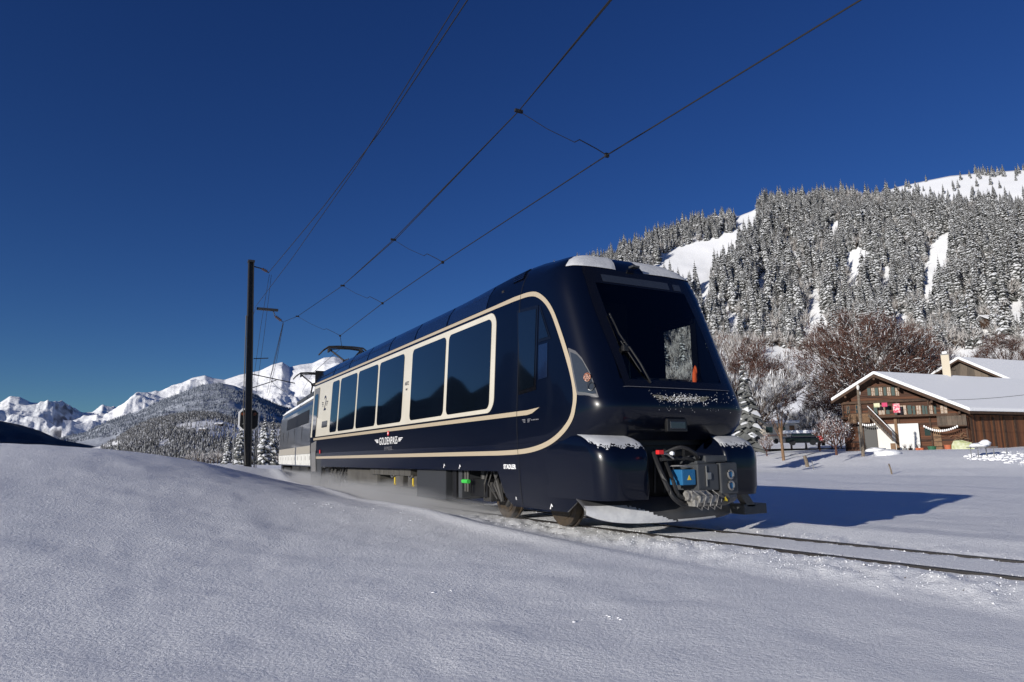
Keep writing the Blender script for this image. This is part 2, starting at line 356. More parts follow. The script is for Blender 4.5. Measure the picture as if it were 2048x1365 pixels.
# far rocky massif on the left
L1 = Layer([(-900,800),(-500,770),(-250,800),(-120,780),(-40,808),(0,806),(20,793),(40,795),(62,806),(85,808),(110,810),(130,818),(160,832),(185,828),(205,812),(225,818),(250,830),(300,850),(500,880)], 11000, 15000, -50, 1100, 1700, .8, 3)
L1.make('rocky_massif', -900, 420, 420, 90, m_rock)
# white main chain
L2 = Layer([(120,870),(180,850),(230,835),(262,808),(285,792),(330,780),(360,768),(385,756),(410,751),(428,757),(450,760),(480,750),(520,742),(545,730),(565,725),(580,735),(600,730),(625,727),(648,716),(670,714),(700,722),(730,730),(800,740),(900,760),(1050,800),(1200,850)], 7000, 11000, 0, 850, 1700, .9, 11)
L2.make('snow_mountain', 120, 1200, 620, 130, m_alp)
# wooded shoulder below it
L3 = Layer([(-100,905),(60,893),(120,880),(170,868),(215,845),(250,833),(300,812),(330,800),(370,783),(405,770),(440,766),(470,772),(510,790),(560,812),(620,830),(700,845),(900,870),(1200,880)], 3800, 6500, -30, 220, 900, .9, 5)
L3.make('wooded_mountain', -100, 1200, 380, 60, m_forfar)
# near wooded hill with clearings
L4 = Layer([(140,905),(200,893),(235,878),(265,858),(300,842),(340,833),(390,826),(430,828),(480,842),(520,848),(560,852),(610,856),(700,860),(900,875),(1200,890)], 1100, 2600, -14, 30, 300, .85, 8, rid=False)
L4.make('near_wooded_hill', 140, 1200, 300, 50, m_hill)
# slope at the far left, shade put into its colour, running on out of the frame
L0 = Layer([(-3600,300),(-2400,360),(-1700,440),(-1400,500),(-1250,430),(-1120,530),(-1020,500),(-960,460),(-900,480),(-850,590),(-760,640),(-700,610),(-640,600),(-560,680),(-500,700),(-430,680),(-370,730),(-300,740),(-200,800),(-100,835),(0,842),(40,856),(90,872),(140,884),(200,897),(260,910)], 2200, 3600, -20, 110, 500, .9, 21)
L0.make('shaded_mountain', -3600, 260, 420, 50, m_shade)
L5 = Layer([(-200,880),(0,842),(40,850),(80,862),(130,885),(180,900),(260,925)], 4000, 6000, -30, 160, 800, .9, 27)
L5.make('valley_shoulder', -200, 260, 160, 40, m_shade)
# hillside on the right
def r1h(a, te): return np.clip(207.6/(.62-te), 500, 1000)
RH = [(560,905),(640,880),(700,850),(800,790),(900,715),(1000,640),(1080,580),(1150,548),(1200,530),(1250,508),(1300,482),(1350,466),(1400,452),(1440,442),(1480,430),(1505,421),(1540,405),(1600,400),(1680,400),(1760,405),(1850,413),(1950,420),(2048,425),(2300,430),(2700,440),(3400,470)]
H1 = Layer(RH, 118, r1h, 1.6, 22, 110, 1, 2, rid=True, emin=.3, knee=([0,.13,.30,.48,.55,1.0], [0,.02,.085,.20,.27,1.0]))
m_h1 = snow_mat('hillside_snow', False)
H1.make('forested_hillside', 580, 3400, 480, 120, m_h1)
H2 = Layer([(1300,560),(1500,470),(1620,420),(1700,396),(1760,385),(1800,373),(1860,360),(1900,352),(1960,346),(2048,340),(2300,330),(2700,380),(3200,480)], 900, 1500, 150, 30, 200, .9, 4, rid=False)
H2.make('upper_alp', 1300, 3200, 260, 50, m_h1)

# ------------------------------------------------------------------ tree meshes
def spruce_mesh(name, h, seed, tiers=15, snow=.62, wid=.2):
    r = random.Random(seed); b = B(); b.k = 2
    b.tube([(0, 0, -1), (0, 0, h*.5), (0, 0, h)], [h*.016, h*.01, .02], 5)
    for i in range(tiers):
        f = i/(tiers-1); z = h*(.06+.92*f); R = h*wid*(1-f)**.8*r.uniform(.8, 1.15)+.12; n = max(5, int(11-5*f)); q0 = r.random()*6
        for k in range(n):
            if r.random() < .07: continue
            q = q0+2*pi*k/n+r.uniform(-.2, .2); L = R*r.uniform(.65, 1.2); w = L*r.uniform(.28, .42)+.08; dz = -L*r.uniform(.35, .6)
            c, s_ = cos(q), sin(q); zz = z+r.uniform(-.02, .02)*h
            def P(a, t, u): return (a*c-t*s_, a*s_+t*c, zz+u)
            V = [P(0, 0, .25*w), P(L*.55, w, dz*.45-.1*w), P(L*.6, 0, dz*.35+.25*w), P(L*.55, -w, dz*.45-.1*w), P(L, 0, dz)]
            b.k = 0; b.add([(x*1., y, zc-.07*L-.08) for x, y, zc in V], [(0, 1, 2), (0, 2, 3), (1, 4, 2), (2, 4, 3)])
            if r.random() < snow+.25:
                b.k = 1; sc = r.uniform(.6, 1.0) if r.random() < snow else r.uniform(.35, .6)
                U = [P(.12*L, 0, .2*w), P(L*.55*sc+.1*L, w*sc, dz*.42), P(L*.62*sc+.1*L, 0, dz*.32+.32*w), P(L*.55*sc+.1*L, -w*sc, dz*.42), P(L*(.3+.68*sc), 0, dz*.95*sc)]
                b.add(U, [(0, 1, 2), (0, 2, 3), (1, 4, 2), (2, 4, 3)])
    me = bpy.data.meshes.new(name); me.from_pydata(b.V, [], b.F); me.materials.append(M['needle']); me.materials.append(M['tsnow']); me.materials.append(M['bark'])
    me.polygons.foreach_set('material_index', b.K); me.update(); return me
def branches(b, p, d, L, r, lev, R, up=.25, spread=.8, kids=(4, 6), out=None, minlev=0, curve=.2):
    """recursive tapering limbs; the last level is collected in out"""
    pts = [np.array(p)]; dd = np.array(d, float); n = 3
    for i in range(n):
        dd = dd+np.array([R.uniform(-curve, curve), R.uniform(-curve, curve), R.uniform(-curve, curve)*.6+up*.15]); dd /= np.linalg.norm(dd); pts.append(pts[-1]+dd*L/n)
    if lev > minlev: b.tube(pts, np.linspace(r, r*.5, n+1), 5 if lev > 2 else 3, cap=False)
    else: out.append(pts); return
    for k in range(R.randint(*kids)):
        f = R.uniform(.3, 1.0); i = min(int(f*n), n-1); q = pts[i]+(pts[i+1]-pts[i])*(f*n-i)
        t = dd+np.array([R.uniform(-spread, spread), R.uniform(-spread, spread), R.uniform(-spread*.5, spread)*.8+up]); t /= np.linalg.norm(t)
        branches(b, q, t, L*R.uniform(.5, .75), r*.5, lev-1, R, up, spread, kids, out, minlev, curve)
def ribbon(V, F, pts, w, R):
    a = np.array([R.uniform(-1, 1), R.uniform(-1, 1), R.uniform(-1, 1)])
    t = pts[-1]-pts[0]; a = np.cross(a, t); a /= np.linalg.norm(a)+1e-9
    n = len(V); V += [pts[0]+a*w, pts[0]-a*w]
    for p in pts[1:-1]: V += [p+a*w*.7, p-a*w*.7]
    V.append(pts[-1]); m = len(pts)-2
    for i in range(m): F.append((n+2*i, n+2*i+1, n+2*i+3, n+2*i+2))
    F.append((n+2*m, n+2*m+1, n+2*m+2))
def bare_mesh(name, h, seed, wood='bark', fine='frost', lev=3, kids=(4, 6), w=.02, up=.35, spread=.9, leaf=None, snow=0, trunk=None, twigs=4):
    """leafless tree: trunk and limbs, fine twigs as thin blades, optional clinging leaves and lumps of snow"""
    R = random.Random(seed); b = B(); out = []
    tr = trunk or h*.3; pts = [(0, 0, -.5), (R.uniform(-.02, .02)*h, 0, tr*.5), (R.uniform(-.03, .03)*h, R.uniform(-.03, .03)*h, tr)]
    b.tube(pts, [h*.028, h*.022, h*.018], 7, cap=False)
    for k in range(R.randint(5, 7)):
        q = 2*pi*k/6+R.uniform(-.4, .4); e = R.uniform(.25, 1.3)
        z0 = tr*R.uniform(.45, 1.0)
        branches(b, (0, 0, z0), (cos(q)*spread, sin(q)*spread, e), h*.42*R.uniform(.8, 1.1), h*.012, lev, R, up, spread, kids, out, 1, .22)
    branches(b, pts[-1], (0, 0, 1), h*.4, h*.014, lev, R, up, spread, kids, out, 1, .2)
    V = []; F = []; K = []
    for pts in out:
        for _ in range(twigs):
            o = np.array([R.uniform(-.5, .5), R.uniform(-.5, .5), R.uniform(-.3, .5)])*np.linalg.norm(pts[-1]-pts[0])
            pp = [pts[0], (pts[1]+pts[2])/2+o*.4, pts[3]+o]; n0 = len(F); ribbon(V, F, pp, w*R.uniform(.6, 1.4), R); K += [1]*(len(F)-n0)
            if leaf:
                for _ in range(leaf):
                    f = R.random(); c = pp[1]+(pp[2]-pp[1])*f+np.array([R.uniform(-.25, .25), R.uniform(-.25, .25), R.uniform(-.25, .2)]); s_ = R.uniform(.05, .12)
                    u = np.array([R.uniform(-1, 1) for _ in range(3)])*s_; v = np.array([R.uniform(-1, 1) for _ in range(3)])*s_
                    n = len(V); V += [c, c+u, c+v]; F.append((n, n+1, n+2)); K.append(3 if R.random() < snow else 2)
            if snow and R.random() < snow*1.6:
                c = pp[1]; t = pp[2]-pp[1]; u = np.array([-t[1], t[0], 0]); u = u/(np.linalg.norm(u)+1e-9)*w*1.6
                n = len(V); z = np.array([0, 0, w*1.5]); V += [c-u+z, c+u+z, c+t*.8+z]; F.append((n, n+1, n+2)); K.append(3)
    nb = len(b.V); b.V += [tuple(v) for v in V]; b.F += [tuple(nb+i for i in f) for f in F]; b.K += K
    me = bpy.data.meshes.new(name); me.from_pydata(b.V, [], b.F)
    for k in (wood, fine, 'leaf', 'fsnow'): me.materials.append(M[k])
    me.polygons.foreach_set('material_index', b.K); me.update(); return me
def crown_mesh(name, seed, RX=8.5, RZ=7.2, zc_=9.5, nclump=170, per=120):
    """rounded leafless crown: limbs reach into clumps of fine twigs, with gaps between"""
    R = random.Random(seed); b = B(); b.tube([(0, 0, -.5), (.1, 0, 2.4), (-.1, .1, 4.2)], [.5, .4, .33], 8, cap=False); V = []; F = []; K = []
    for c in range(nclump):
        u = np.array([R.gauss(0, 1) for _ in range(3)]); u /= np.linalg.norm(u); rr = R.uniform(.35, .97)**.6
        c_ = np.array([u[0]*RX*rr, u[1]*RX*rr, zc_+u[2]*RZ*rr*(1 if u[2] > 0 else .85)])
        if c % 2 == 0:
            mid = np.array([c_[0]*.35, c_[1]*.35, 3.6+(c_[2]-3.6)*.55]); b.tube([(0, 0, R.uniform(2.5, 4.5)), mid, c_], [.17, .09, .03], 4, cap=False)
        o_ = (c_-np.array([0, 0, 4.5])); o_ = o_/np.linalg.norm(o_); cr = R.uniform(.7, 1.5)
        for k in range(per):
            p0 = c_+np.array([R.gauss(0, .5) for _ in range(3)])*cr; d = o_+np.array([R.uniform(-.9, .9) for _ in range(3)]); d /= np.linalg.norm(d); L_ = R.uniform(.4, 1.1)
            p1 = p0+d*L_*.5+np.array([R.uniform(-.1, .1) for _ in range(3)]); p2 = p0+d*L_; n0 = len(F); ribbon(V, F, [p0, p1, p2], R.uniform(.018, .042), R); K += [1 if R.random() < .9 else 3]*(len(F)-n0)
            if R.random() < .9:
                s_ = R.uniform(.06, .13); uu = np.array([R.uniform(-1, 1) for _ in range(3)])*s_; vv = np.array([R.uniform(-1, 1) for _ in range(3)])*s_; n = len(V); V += [p2, p2+uu, p2+vv]; F.append((n, n+1, n+2)); K.append(2 if R.random() < .82 else 3)
    nb = len(b.V); b.V += [tuple(v) for v in V]; b.F += [tuple(nb+i for i in f) for f in F]; b.K += K
    me = bpy.data.meshes.new(name); me.from_pydata(b.V, [], b.F)
    for k in ('bark', 'twig', 'leaf', 'tsnow'): me.materials.append(M[k])
    me.polygons.foreach_set('material_index', b.K); me.update(); return me
def put(name, me, x, y, z, s=1, rz=0, label='', cat='tree', group=None):
    o = bpy.data.objects.new(name, me); COL.objects.link(o); o.location = (x, y, z); o.scale = (s, s, s); o.rotation_euler = (0, 0, rz)
    o['label'] = label; o['category'] = cat
    if group: o['group'] = group
    return o
def inpoly(px, py, poly):
    c = False; n = len(poly)
    for i in range(n):
        x1, y1 = poly[i]; x2, y2 = poly[i-1]
        if (y1 > py) != (y2 > py) and px < (x2-x1)*(py-y1)/(y2-y1)+x1: c = not c
    return c
def scatter(ob, src, pts, name):
    """geometry-nodes copies of src meshes at points (x, y, z, scale, rot, kind)"""
    me = bpy.data.meshes.new(name); me.from_pydata([p[:3] for p in pts], [], [])
    for i, nm in ((3, 'sc'), (4, 'rz')):
        a = me.attributes.new(nm, 'FLOAT', 'POINT'); a.data.foreach_set('value', [float(p[i]) for p in pts])
    a = me.attributes.new('kd', 'INT', 'POINT'); a.data.foreach_set('value', [int(p[5]) for p in pts])
    o = bpy.data.objects.new(name, me); COL.objects.link(o)
    ng = bpy.data.node_groups.new(name, 'GeometryNodeTree'); ng.interface.new_socket('Geometry', in_out='INPUT', socket_type='NodeSocketGeometry'); ng.interface.new_socket('Geometry', in_out='OUTPUT', socket_type='NodeSocketGeometry')
    N = ng.nodes.new; L = ng.links.new; gi = N('NodeGroupInput'); go = N('NodeGroupOutput'); jn = N('GeometryNodeJoinGeometry')
    def attr(n_, t): k = N('GeometryNodeInputNamedAttribute'); k.data_type = t; k.inputs['Name'].default_value = n_; return k.outputs['Attribute']
    sc = attr('sc', 'FLOAT'); rz = attr('rz', 'FLOAT'); kd = attr('kd', 'INT'); cx = N('ShaderNodeCombineXYZ'); L(rz, cx.inputs['Z'])
    for i, so_ in enumerate(src):
        ip = N('GeometryNodeInstanceOnPoints'); oi = N('GeometryNodeObjectInfo'); oi.inputs['Object'].default_value = so_; oi.transform_space = 'ORIGINAL'
        cmp_ = N('FunctionNodeCompare'); cmp_.data_type = 'INT'; cmp_.operation = 'EQUAL'; L(kd, cmp_.inputs[2]); cmp_.inputs[3].default_value = i
        L(gi.outputs[0], ip.inputs['Points']); L(oi.outputs['Geometry'], ip.inputs['Instance']); L(cmp_.outputs[0], ip.inputs['Selection'])
        L(cx.outputs[0], ip.inputs['Rotation']); L(sc, ip.inputs['Scale']); L(ip.outputs[0], jn.inputs[0])
    L(jn.outputs[0], go.inputs[0]); md = o.modifiers.new('scatter', 'NODES'); md.node_group = ng; return o
SPR = [spruce_mesh('snowy_spruce', 20, 1, 19, .85), spruce_mesh('snowy_spruce', 20, 2, 17, .7, .16), spruce_mesh('snowy_spruce', 20, 3, 20, .92, .2), spruce_mesh('snowy_spruce', 20, 4, 18, .5, .17)]
FRO = [bare_mesh('frosted_tree', 14, 31, fine='frost', lev=2, kids=(3, 5), w=.1, spread=.7, twigs=3), bare_mesh('frosted_tree', 14, 32, fine='frost', lev=2, kids=(3, 5), w=.09, spread=.9, twigs=3)]
# clearings of the right hillside, as outlines of open snow on its slope
CLEAR = [[(1395,570),(1420,556),(1412,590)], [(1515,560),(1535,545),(1528,580)], [(1760,560),(1782,540),(1775,585)], [(1965,545),(1990,525),(1980,570)], [(1455,640),(1475,625),(1470,660)], [(1790,640),(1815,622),(1808,660),(1795,668)], [(1925,600),(1945,585),(1940,625)], [(1620,640),(1650,628),(1640,655)],
 [(1300,545),(1330,508),(1380,488),(1436,478),(1470,462),(1480,478),(1466,508),(1432,520),(1400,545),(1375,560),(1350,550)],
 [(1478,432),(1506,416),(1506,440),(1490,462),(1476,460)], [(1530,715),(1600,705),(1612,745),(1618,830),(1560,830),(1520,790)],
 [(1700,512),(1738,505),(1722,545),(1704,565)], [(1650,455),(1682,448),(1668,470)], [(1868,492),(1893,478),(1890,520),(1872,560),(1860,600),(1850,575)],
 [(2000,612),(2060,590),(2060,650),(2020,640)], [(1846,600),(1866,596),(1860,612)], [(1620,585),(1642,578),(1640,602),(1622,606)], [(1585,520),(1600,505),(1592,535)], [(1930,700),(1990,690),(2060,700),(2060,730),(1900,730),(1880,710)],
 [(1570,480),(1580,470),(1578,500)], [(1955,660),(1980,650),(1975,668)]]
for c_ in CLEAR:
    a_ = np.array(c_, float); w_, h_ = np.ptp(a_[:, 0]), np.ptp(a_[:, 1])
    if w_ < 60 and h_ < 130: cc_ = a_.mean(0); c_[:] = [tuple(cc_+(v-cc_)*[1.5, 1.3]) for v in a_]
trees = []
for i in range(40000):
    px = rng.uniform(760, 2500); t = rng.uniform(.36, 1.03)
    a = atan2(*ray(px, 900)[:2]); x, y, z = (float(v) for v in H1.at(np.array([a]), np.array([t]))[:3]) if False else [float(v[0]) for v in H1.at(np.array([a]), np.array([t]))]
    r_ = hypot(x-CAM[0], y-CAM[1])
    if rng.random() > (r_/850.)*1.0: continue
    ix, iy = proj((x, y, z))
    hp_ = 14*FPX/r_
    if any(inpoly(ix, iy-k_*hp_, c) for c in CLEAR for k_ in (0, .45, .85)): continue
    if 1515 < ix < 1640 and iy > 700: continue
    if iy > 790 or (iy > 725 and rng.random() < .6): continue
    dn = float(fbm(np.array([x/60.]), np.array([y/60.]), 3)[0]); low = float(1-ss(.48, .66, t))
    fro = rng.random() < .25+.55*low+(.4 if dn > .55 else 0)
    if not fro and dn < .36 and rng.random() < .5: continue
    sc = (.62+.75*rng.random()**1.6)*(1.15 if dn > .5 else .95)*(1.0 if not fro else .85)*(.72 if t > .9 else 1)
    trees.append((x, y, z-.4, sc, rng.uniform(0, 6.28), (4+rng.integers(0, 2)) if fro else rng.choice([0, 1, 2, 3], p=[.35, .2, .3, .15]), r_/sc, ix))
trees.sort(key=lambda t: t[6] if 1470 < t[7] < 2060 else 9e9)
ns = nf = 0; rest = []; first = {}
for t in trees:
    k = int(t[5])
    if k < 4 and ns < 300:
        ns += 1; o = put('spruce_tree', SPR[k], *t[:3], t[3], t[4], 'snow-laden spruce standing in the dense forest on the steep hillside', 'spruce tree', 'snow-laden spruces on the lower and middle hillside')
    elif k >= 4 and nf < 300:
        nf += 1; o = put('frosted_tree', FRO[k-4], *t[:3], t[3], t[4], 'leafless frost-covered tree among the spruces on the steep hillside', 'bare tree', 'frosted leafless trees on the hillside')
    else: rest.append(t); continue
    first.setdefault(k, o)
for k in range(6):
    if k not in first: first[k] = first[0]
fo = scatter(None, [first[k] for k in range(6)], rest, 'hillside_forest'); fo['kind'] = 'stuff'
up = []
for i in range(1500):
    px = rng.uniform(1700, 2600); t = rng.uniform(.35, 1.0); a = atan2(*ray(px, 900)[:2]); x, y, z = [float(v[0]) for v in H2.at(np.array([a]), np.array([t]))]
    ix, iy = proj((x, y, z))
    ridge_band = ix > 1905+60*rng.random() and t > .9
    low_band = ix > 1800 and iy > 392+rng.uniform(-6, 14)
    spot = (1810 < ix < 1870 and 372 < iy < 392 and rng.random() < .5) or (ix > 1880 and rng.random() < .06) or rng.random() < .012
    if not (ridge_band or low_band or spot): continue
    up.append((x, y, z-.5, rng.uniform(.6, 1.05), rng.uniform(0, 6), rng.integers(0, 4)))
fo = scatter(None, [first[k] for k in range(4)], up, 'upper_forest'); fo['kind'] = 'stuff'
# far left: small trees joined into masses
def lowtree(R):
    V = []; F = []; K = []
    for j in range(3):
        z0 = .12+.28*j; z1 = z0+.42; r0 = .19*(1-j*.27)*R.uniform(.85, 1.15); n = len(V); q0 = R.random()*6
        for k in range(6): q = q0+k*pi/3; f = R.uniform(.75, 1.2); V.append((r0*f*cos(q), r0*f*sin(q), z0+R.uniform(-.05, .04)))
        V.append((0, 0, min(z1, 1)))
        for k in range(6): F.append((n+k, n+(k+1) % 6, n+6)); K.append(1 if R.random() < .35 else 0)
    return np.array(V), np.array(F), np.array(K)
_R = random.Random(5); LT = [lowtree(_R) for _ in range(5)]
def mass(name, layer, n, px0, px1, t0, t1, hgt, keep, ma='needle_far', mb='snow_far'):
    VV = []; FF = []; KK = []; off = 0
    for i in range(n):
        px = rng.uniform(px0, px1); t = rng.uniform(t0, t1); a = atan2(*ray(px, 900)[:2]); x, y, z = [float(v[0]) for v in layer.at(np.array([a]), np.array([t]))]
        ix, iy = proj((x, y, z))
        if not keep(ix, iy, x, y): continue
        V, F, K = LT[i % 5]; h = hgt*rng.uniform(.55, 1.15); c, s_ = cos(i), sin(i)
        v = np.stack([V[:, 0]*c-V[:, 1]*s_, V[:, 0]*s_+V[:, 1]*c, V[:, 2]], 1)*h+np.array([x, y, z-h*.08]); VV.append(v); FF.append(F+off); KK.append(K); off += len(v)
    me = bpy.data.meshes.new(name); V = np.concatenate(VV); F = np.concatenate(FF); me.from_pydata(V.tolist(), [], F.tolist()); me.materials.append(M[ma]); me.materials.append(M[mb])
    me.polygons.foreach_set('material_index', np.concatenate(KK).astype(np.int32)); o = bpy.data.objects.new(name, me); COL.objects.link(o); o['kind'] = 'stuff'; return o
M['needle_far'] = mat('far_needles', (.055, .056, .056), .95, noise=(.01, (.12, .12, .125), 3, .35, .65)); M['needle_mid'] = mat('hazy_needles', (.13, .15, .19), .95); M['snow_mid'] = mat('hazy_tree_snow', (.3, .33, .38), .9); M['snow_far'] = mat('far_tree_snow', (.34, .35, .38), .9)  # the mid pair carries the haze as a paler, bluer base colour
C4 = [[(350,850),(430,838),(470,852),(560,858),(560,878),(480,885),(440,878),(400,866),(352,860)], [(318,888),(338,878),(342,896),(322,902)], [(375,905),(392,898),(392,912)], [(140,890),(200,880),(240,880),(240,896),(150,905)]]
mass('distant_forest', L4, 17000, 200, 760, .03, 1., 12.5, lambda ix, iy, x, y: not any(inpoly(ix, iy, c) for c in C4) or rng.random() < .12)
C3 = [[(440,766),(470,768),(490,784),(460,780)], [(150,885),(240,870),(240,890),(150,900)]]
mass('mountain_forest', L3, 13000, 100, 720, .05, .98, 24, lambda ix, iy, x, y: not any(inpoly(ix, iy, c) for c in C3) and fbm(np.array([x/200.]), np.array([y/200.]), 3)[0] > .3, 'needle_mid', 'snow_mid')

# ------------------------------------------------------------------ track
ty = np.concatenate([np.arange(-45, 0, 1.), np.arange(0, 24, .4), np.arange(24, 120, 1.5)])
def railprof(side):
    V = []; F = []; prof = [(-.034, .0), (.034, .0), (.036, -.02), (.034, -.045), (.01, -.055), (.01, -.12), (-.01, -.12), (-.01, -.055), (-.034, -.045), (-.036, -.02)]
    for y in ty:
        c = float(xc(y))+side*.5; z0 = 0 if side < 0 else -.008
        for a, b_ in prof: V.append((c+a, y, z0+b_))
    n = len(prof)
    for i in range(len(ty)-1):
        for k in range(n): F.append((i*n+k, i*n+(k+1) % n, (i+1)*n+(k+1) % n, (i+1)*n+k))
    return V, F
tr = thing('railway_track', 'single narrow gauge railway track curving through the snow under the train', 'railway track', (0, 0, 0))
for s_ in (-1, 1): V, F = railprof(s_); mesh('rail', V, F, 'rail', tr)
bs = B(); bg_ = B()
for i in range(7000):
    y = rng.uniform(-2, 26) if i % 3 else rng.uniform(1, 12); sd_ = rng.random()
    if sd_ < .6: x = -.56-abs(rng.normal(0, .42))
    elif sd_ < .75: x = -.44+rng.random()*.12
    elif sd_ < .85: x = .44-rng.random()*.1
    else: x = .56+abs(rng.normal(0, .22))
    x += float(xc(y)); r = rng.uniform(.003, .009)*(1 if rng.random() < .95 else 1.7); z = G(x, y)
    q = rng.uniform(0, 6.28); n = len(bs.V); a = [(cos(q+k*2.1)*r*rng.uniform(.7, 1.4), sin(q+k*2.1)*r*rng.uniform(.7, 1.4)) for k in range(3)]
    t_ = bg_ if (x-float(xc(y)) > -1.3 and rng.random() < .09) else bs
    t_.add([(x+u, y+v, z-.004) for u, v in a]+[(x, y, z+r*rng.uniform(.4, .9))], [(0, 1, 3), (1, 2, 3), (2, 0, 3)])
o = bs.build('snow_crumbs', 'fsnow', smooth=False); o['kind'] = 'stuff'
o = bg_.build('ballast_crumbs', 'gravel'); o['kind'] = 'stuff'
M['navy2'] = mat('navy_roof_glass', (.006, .012, .034), .12, coat=1)
M['blackm'] = mat('black_paint', (.006, .006, .007), .5); M['boxd'] = mat('dark_grey_box', (.03, .032, .036), .5)
M['display'] = mat('display_glass', (.025, .03, .04), .15, coat=.6); M['hlrim'] = mat('headlight_rim', (.1, .1, .105), .3, coat=.4); M['hlglass'] = mat('headlight_glass', (.035, .042, .05), .1, coat=1)
M['lampred'] = mat('lamp_leds', (.35, .13, .07), .4); M['steelring'] = mat('lamp_ring', (.08, .085, .09), .3, metal=.6); M['alu'] = mat('bare_aluminium', (.34, .33, .31), .45, metal=.4, noise=(20, (.16, .15, .14), 3, .35, .65))
M['ploughm'] = mat('plough_paint', (.035, .036, .04), .4, noise=(3, (.06, .06, .062), 4, .35, .7)); M['wheelm'] = mat('wheel_steel', (.04, .033, .028), .5, metal=.3, noise=(7, (.1, .07, .04), 4, .4, .75))
M['greyprint'] = mat('grey_print', (.2, .2, .22), .5); M['navyprint'] = mat('navy_print', (.01, .015, .04), .5); M['emblemm'] = mat('emblem_metal', (.3, .27, .2), .4, metal=.3)
def clear_mat():
    m = bpy.data.materials.new('tinted_clear_glass'); m.use_nodes = True; n = m.node_tree; n.nodes.clear(); L = n.links.new
    t = n.nodes.new('ShaderNodeBsdfTransparent'); t.inputs[0].default_value = (.72, .76, .76, 1); g = n.nodes.new('ShaderNodeBsdfGlossy'); g.inputs['Roughness'].default_value = .02
    f0 = n.nodes.new('ShaderNodeLayerWeight'); f1 = n.nodes.new('ShaderNodeMath'); f1.operation = 'POWER'; f1.inputs[1].default_value = 4; L(f0.outputs['Facing'], f1.inputs[0]); f = n.nodes.new('ShaderNodeMath'); f.operation = 'MULTIPLY_ADD'; f.inputs[1].default_value = .7; f.inputs[2].default_value = .04; L(f1.outputs[0], f.inputs[0]); mx = n.nodes.new('ShaderNodeMixShader'); o = n.nodes.new('ShaderNodeOutputMaterial')
    L(f.outputs[0], mx.inputs[0]); L(t.outputs[0], mx.inputs[1]); L(g.outputs[0], mx.inputs[2]); L(mx.outputs[0], o.inputs[0]); return m
M['clear'] = clear_mat()
M['creamw'] = mat('loco_white', (.7, .69, .65), .4, noise=(2, (.55, .54, .5), 4, .4, .75)); M['beigeband'] = mat('loco_beige', (.36, .33, .28), .4); M['ins'] = mat('insulator', (.08, .045, .03), .3)
M['greyl'] = mat('grey_steel_light', (.16, .165, .17), .6); M['lampoff'] = mat('amber_lamp', (.18, .05, .02), .3); M['woodw'] = planks('warm_planks', (.04, .016, .007), (.2, .075, .028), .28); M['pinkp'] = mat('plain_pink', (.5, .05, .13), .8)
M['greentub'] = mat('green_tub', (.02, .1, .05), .5); M['greytwig'] = mat('grey_twig', (.13, .115, .105), .9, noise=(.9, (.38, .37, .37), 4, .42, .6)); M['redtwig'] = mat('red_twig', (.16, .06, .035), .9); M['twigl'] = mat('light_twig', (.25, .14, .08), .9)
M['whiterim'] = mat('white_rim', (.85, .85, .85), .5)
M['film'] = mat('thin_wind_packed_snow', (.52, .53, .55), .85, noise=(9, (.42, .43, .46), 5, .35, .7), bump=(30, .4, .01))

# ------------------------------------------------------------------ the panoramic control car
ZK = [.30, .60, 1.10, 1.35, 1.55, 2.0, 3.15, 3.35, 3.50, 3.65, 3.76, 3.84, 3.88]
WK = [1.25, 1.29, 1.32, 1.325, 1.325, 1.304, 1.25, 1.215, 1.16, 1.05, .86, .5, .0]
YK = [6.9, 6.9, 6.86, 6.56, 6.46, 6.66, 7.14, 7.22, 7.28, 7.36, 7.50, 7.75, 8.0]
YS, YR, PW = 8.3, 21.45, 6.5
def wz(z): return float(np.interp(z, ZK, WK))
def yf(z): return float(np.interp(z, ZK, YK))
def sx(y, z):
    if y >= YS: return wz(z)
    q = min((YS-y)/(YS-yf(z)), 1.); return wz(z)*(1-q**PW)**(1/PW)
def sy(x, z):
    q = min(abs(x)/wz(z), .9999); return YS-(YS-yf(z))*(1-q**PW)**(1/PW)
def hump(y, z): return .065*math.exp(-((y-9.1)/1.2)**2)*float(ss(7.7, 8.6, y))*max(0, (z-3.25)/.63)-.05*float(1-ss(7.4, 8.6, y))*float(ss(3.45, 3.7, z))
car = thing('control_car', 'dark blue panoramic train car with cream window band and round driving cab leading the train', 'train car', (0, 14, 0))
def cp(b, name, m, parent=None, **k): return b.build(name, m, parent or car, **k)
# body shell: rings at each height, round the nose
NT = 44
ths = np.linspace(0, pi/2, NT)
def ringpt(th, z, sgn):
    w = wz(z); x = w*cos(th)**(2/PW) if th < pi/2-1e-6 else 0.; y = YS-(YS-yf(z))*(sin(th)**(2/PW) if th > 1e-6 else 0.)
    return (sgn*x, y, z)
zr = [1.16, 1.25, 1.35, 1.45, 1.55, 1.66, 1.76, 1.8]+[1.8+.1*i for i in range(1, 17)]+[3.44, 3.5, 3.57, 3.65, 3.71, 3.76, 3.80, 3.84, 3.865, 3.88]
ysd = [YR-(YR-YS)*i/26 for i in range(26)]
V = []; F = []; cols = None
def half(sgn):
    return [('s', y) for y in ysd]+[('r', t) for t in ths]
for z in zr:
    row = []
    for y in ysd: row.append((-wz(z), y, z))
    for t in ths: row.append(ringpt(t, z, -1))
    for t in ths[::-1][1:]: row.append(ringpt(t, z, 1))
    for y in ysd[::-1]: row.append((wz(z), y, z))
    V += [(x, y, zz+hump(y, zz)) for x, y, zz in row]; cols = len(row)
WSO = ([1.79, 3.40], [[.80, .83], [1.0, .86]])
def ws_edges(z, inset=0):
    """left and right limits of the windscreen at height z"""
    f = (z-1.79)/(3.42-1.79); return -(.93-.02*f)+inset, (.93-.02*f)-inset
